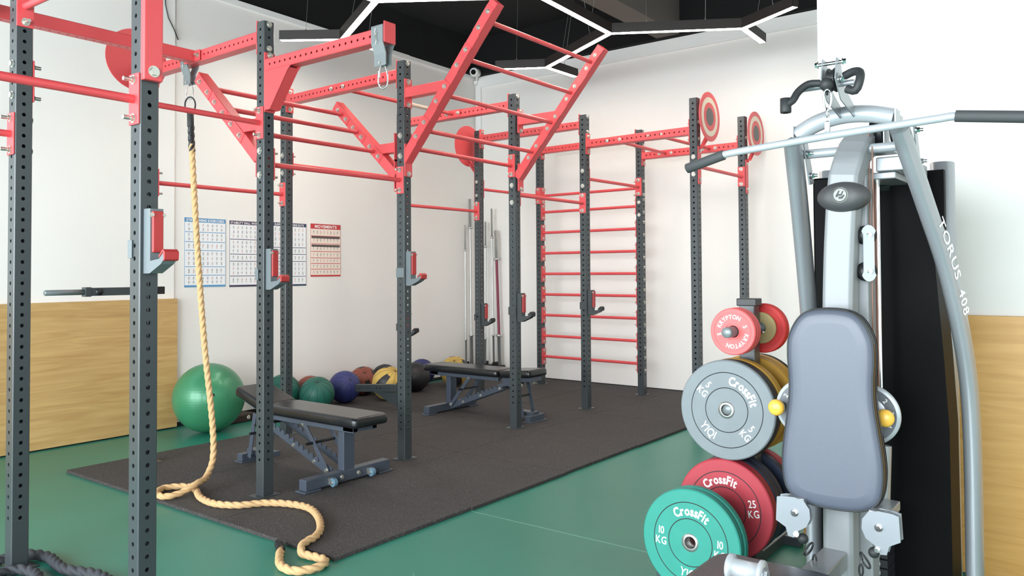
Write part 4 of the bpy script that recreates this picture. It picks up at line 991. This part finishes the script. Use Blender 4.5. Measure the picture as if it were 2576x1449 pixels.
# top pulley arm
b = MB(); b.prism([(2.62, 2.07), (2.66, 2.07), (2.70, 1.99), (2.86, 1.935), (2.86, 1.90), (2.66, 1.94), (2.60, 2.0)], (0, .748, 0), (1, 0, 0), (0, 0, 1), (0, 1, 0), .004)
b.prism([(2.62, 2.07), (2.66, 2.07), (2.70, 1.99), (2.86, 1.935), (2.86, 1.90), (2.66, 1.94), (2.60, 2.0)], (0, .704, 0), (1, 0, 0), (0, 0, 1), (0, 1, 0), .004)
pa = gp('pulley_arm', b, silver_m, bevel=.001)
b = MB(); b.lathe([(.008, -.012), (.040, -.012), (.040, -.009), (.033, 0), (.040, .009), (.040, .012), (.008, .012)], (2.655, .726, 2.005), (0, 1, 0), 32); obj('pulley', b, black_m, pa)
b = MB(); b.cyl((2.64, .69, 2.058), (2.64, .765, 2.058), .006, 12); b.bolt((2.64, .765, 2.058), (0, 1, 0), .009); b.bolt((2.64, .69, 2.058), (0, -1, 0), .009); b.bolt((2.655, .70, 2.005), (0, -1, 0), .010); obj('pulley_bolt', b, chrome_m, pa)
b = MB(); sphere(b, (2.615, .735, 1.985), .022, 20, 12); obj('cable_stop', b, rubber_m, pa)
b = MB(); b.tube(catmull([(2.615, .735, 1.965), (2.61, .732, 1.95)], .01), .004, 8); obj('cable', b, black_m, pa)
hb = gp('handle_bracket', MB().cyl((2.68, .835, 1.995), (2.68, .665, 1.995), .010, 12), silver_m)
def ahandle(P, r):
    b = MB(); b.tube(catmull(P, .01), r, 14); return b
obj('handle', ahandle([(2.65, .765, 2.0), (2.64, .80, 2.0), (2.62, .828, 1.975), (2.60, .84, 1.945), (2.59, .862, 1.93)], .0125), rubber_m, hb)
b = MB(); b.lathe([(.008, 0), (.017, 0), (.018, .005), (.018, .048), (.008, .05)], (2.595, .862, 1.905), (0, 0, 1), 20); obj('handle_end', b, rubber_m, hb)
obj('handle', ahandle([(2.66, .69, 2.015), (2.65, .66, 2.022), (2.63, .635, 2.012), (2.61, .632, 1.98), (2.61, .645, 1.952), (2.62, .672, 1.962)], .0135), rubber_m, hb)
# big pulleys under the arch
for y in (.668, .645, .602): pl = gp('pulley', MB().lathe([(.01, -.008), (.052, -.008), (.046, 0), (.052, .008), (.01, .008)], (2.96, y, 1.87), (0, 1, 0), 32), black_m)
b = MB(); b.bx(2.92, 3.0, .628, .633, 1.80, 1.92); b.bx(2.92, 3.0, .583, .588, 1.80, 1.92); b.bx(2.93, 3.0, .69, .60, 1.79, 1.80); b.bolt((2.96, .583, 1.87), (0, -1, 0), .01); obj('pulley_plate', b, silver_m, pl, .001)
b = MB(); b.bx(2.93, 3.3, .66, .56, 1.725, 1.775); b.bx(2.95, 3.42, .60, .82, 1.70, 1.725); gp('top_bracket', b, silver_m, bevel=.004)
# double pulley block with cables
b = MB(); pp = [(math.cos(a)*.026, .062+math.sin(a)*.034) for a in [PI*k/8 for k in range(9)]]+[(math.cos(a)*.026, -.062+math.sin(a)*.034) for a in [PI+PI*k/8 for k in range(9)]]
pp = [(x*(.72 if abs(y) < .065 else 1), y) for x, y in pp]
UA = Vector((.6, -.8, 0)); UN = Vector((-.8, -.6, 0)); BC = Vector((2.83, .672, 1.438))
for q in (.018, -.018): b.prism(pp, BC+UN*q, UA, (0, 0, 1), UN, .003)
pb = gp('pulley_block', b, lsilver_m)
for z in (.062, -.062):
    obj('pulley', MB().lathe([(.005, -.009), (.033, -.009), (.026, 0), (.033, .009), (.005, .009)], BC+ZU*z, UN, 30), black_m, pb)
    obj('pulley_bolt', MB().bolt(BC+ZU*z+UN*.0195, UN, .007), chrome_m, pb)
cab_m = mat('copper_brown_cable', S(120, 84, 70), .4)
for X, y, z0, z1 in ((2.88, .67, 1.50, 1.86), (2.83, .648, 1.52, 1.80), (3.17, .722, .55, 1.72), (3.1, .70, .55, 1.72), (2.85, .66, .6, 1.36)): gp('cable', MB().cyl((X, y, z0), (X, y, z1), .0028, 6), cab_m)
# weight tower
b = MB(); b.prism([(.672, .02), (.672, 1.775), (.590, 1.772), (.555, 1.56), (.530, 1.50), (.50, 1.07), (.486, .80), (.484, .02)], (3.30, 0, 0), (0, 1, 0), (0, 0, 1), (1, 0, 0), .20)
sh = gp('tower_shroud', b, gloss_m, bevel=.012, seg=3)
b = MB(); b.bx(3.40, 3.44, .52, .97, .02, 1.77); gp('tower_back_panel', b, gloss_m)
b = MB(); b.bx(3.30, 3.40, .90, .99, .02, 1.76); gp('shaded_column_panel', b, gloss_m, bevel=.008)  # black panel stands for shade on the left rear column
for y0, y1 in ((.50, .585), (.945, 1.01)):
    b = MB(); b.lathe([(0, 0), (.05, 0), (.052, .003), (.052, 1.787), (.048, 1.79), (0, 1.79)], (0, 0, .02), (0, 0, 1), 28); b.v = [Vector((3.52+v.x*1.2, (y0+y1)/2+v.y*.85, v.z)) for v in b.v]
    rc = gp('rear_column', b, silver_m)
b = MB(); b.bx(3.16, 3.20, .68, .80, 1.70, 1.745); gp('tower_crossbar', b, silver_m, bevel=.003)
for y in (.70, .76): gp('guide_rod', MB().cyl((3.13, y, .08), (3.13, y, 1.72), .008, 12), chrome_m)
for k in range(13):
    z = .10+.033*k; b = MB(); b.bx(3.07, 3.19, .675, .785, z, z+.029); o_ = gp('stack_plate', b, mat('stack_black', S(34, 35, 38), .4) if k == 0 else MATS['stack_black'], bevel=.002, seg=1)
    b = MB(); text_line(b, str(65-5*k), (3.0695, .765, z+.006), (0, -1, 0), (0, 0, 1), (-1, 0, 0), .018, .02); b.bx(3.068, 3.0705, .70, .72, z+.009, z+.020); obj('plate_number', b, white_m, o_)
# dials and knobs
for y, ks in ((.672, -1), (.885, 1)):
    b = MB(); b.lathe([(0, 0), (.098, 0), (.102, .004), (.102, .012), (0, .012)], (2.815, y, .893), (1, 0, 0), 56); d_ = gp('position_dial', b, lsilver_m)
    b = MB(); b.lathe([(.060, -.0015), (.090, -.0015)], (2.815, y, .893), (1, 0, 0), 56); obj('dial_band', b, mat('dial_grey', S(96, 100, 106), .5) if ks < 0 else MATS['dial_grey'], d_)
    b = MB()
    for k, ch in enumerate('1234'): text_arc(b, ch, (2.8125, y, .893), (0, -1, 0), (0, 0, 1), (-1, 0, 0), .075, math.radians((75 if ks < 0 else 180)-33*k), .022, .01)
    obj('dial_number', b, white_m, d_)
    ky = .605 if ks < 0 else .962; kz = .898
    b = MB(); b.cyl((2.81, ky, kz), (2.76, ky, kz), .013, 16); obj('knob_stem', b, black_m, d_)
    b = MB(); b.lathe([(0, 0), (.016, .001), (.025, .007), (.029, .016), (.028, .026), (.016, .034), (0, .035)], (2.733, ky, kz), (1, 0, 0), 28); obj('knob', b, yknob_m, d_)
# press arms with cam plates
for y, s in ((.622, -1), (.872, 1)):
    b = MB(); b.cyl((2.80, y+s*.0, .80), (2.78, y+s*-.012, .605), .026, 20, rb=.034); ar_ = gp('press_arm', b, silver_m)
    b = MB(); b.cyl((2.78, y-s*.012, .606), (2.78, y-s*.012, .598), .032, 20); obj('arm_cap', b, black_m, ar_)
    yc = .595 if s < 0 else .853; zc = .585
    q = [(.055*math.cos(a), .05*math.sin(a)) for a in [PI/2-s*-1*0+PI*k/8 for k in range(9)]]
    poly = [(-.04, .05), (.0, .052), (.03, .045), (.048, .02), (.05, -.01), (.038, -.038), (.012, -.055), (-.004, -.08), (-.022, -.078), (-.03, -.05), (-.062, -.032), (-.058, .045)]
    if s < 0: poly = [(-x_, y_) for x_, y_ in poly]
    for X in (2.60, 2.635):
        b = MB(); b.prism(poly, (X, yc, zc), (0, -1, 0), (0, 0, 1), (1, 0, 0), .005); obj('cam_plate', b, cam_m, ar_, .0015)
    b = MB(); b.bx(2.60, 2.76, yc-.03, yc+.03, zc+.02, zc+.05); obj('cam_bracket', b, silver_m, ar_, .003)
    b = MB(); b.lathe([(.006, -.008), (.042, -.008), (.036, 0), (.042, .008), (.006, .008)], (2.618, yc, zc), (1, 0, 0), 30); obj('pulley', b, black_m, ar_)
    b = MB(); b.bolt((2.5975, yc, zc+.002), (-1, 0, 0), .009); obj('cam_bolt', b, chrome_m, ar_); obj('cam_bolt', MB().bolt((2.5975, yc+s*-.005, zc-.066), (-1, 0, 0), .007), chrome_m, ar_)
    b = MB(); sphere(b, (2.612, yc+(-.022 if s > 0 else .018), zc-.082), .017, 18, 12); obj('rubber_stop', b, rubber_m, ar_)
    b = MB(); yy = yc+(-.04 if s > 0 else .045); b.tube([(2.612+.003*math.sin(2*a), yy+.008*math.cos(a)-(.012 if s > 0 else -.012)*math.sin(a), zc-.112+.022*math.sin(a)) for a in [2*PI*k/20 for k in range(20)]], .0035, 6, closed=True)
    b.tube([(2.612, yy+(-.018 if s > 0 else .012)+.006*math.cos(a), zc-.145+.018*math.sin(a)) for a in [2*PI*k/16 for k in range(16)]], .003, 6, closed=True); obj('snap_hook', b, black_m, ar_)
# seat, base frame, leg roller bracket
b = MB(); pad_mesh(b, .40, .50, .075, Matrix.Rotation(PI/2, 3, 'Z'), (2.07, .80, .445), .07); gp('seat', b, vinyl_m)
b = MB(); b.bx(1.84, 2.78, .73, .81, .38, .44); gp('seat_beam', b, silver_m, bevel=.006)
b = MB(); b.bx(1.9, 1.98, .73, .81, .06, .38); b.bx(1.7, 3.3, .72, .80, .0, .06); b.bx(1.70, 1.78, .45, 1.08, 0, .06); b.bx(3.19, 3.26, .40, 1.0, 0, .05); gp('base_frame', b, silver_m, bevel=.006)
b = MB(); b.lathe([(.0, 0), (.036, 0), (.037, .003), (.037, .010), (.026, .012), (.026, .085), (.037, .087), (.037, .097), (.034, .1), (0, .1)], (2.10, .775, .5575), (.0, 1, 0), 32); rk = gp('roller_bracket', b, lsilver_m)
b = MB(); b.bolt((2.10, .775, .5575), (0, -1, 0), .014); obj('bracket_bolt', b, silver_m, rk)
# narrow grey plate behind the leg at the bottom right
b = MB(); b.bx(3.46, 3.50, .535, .565, .2, .42); gp('rear_plate', b, silver_m)
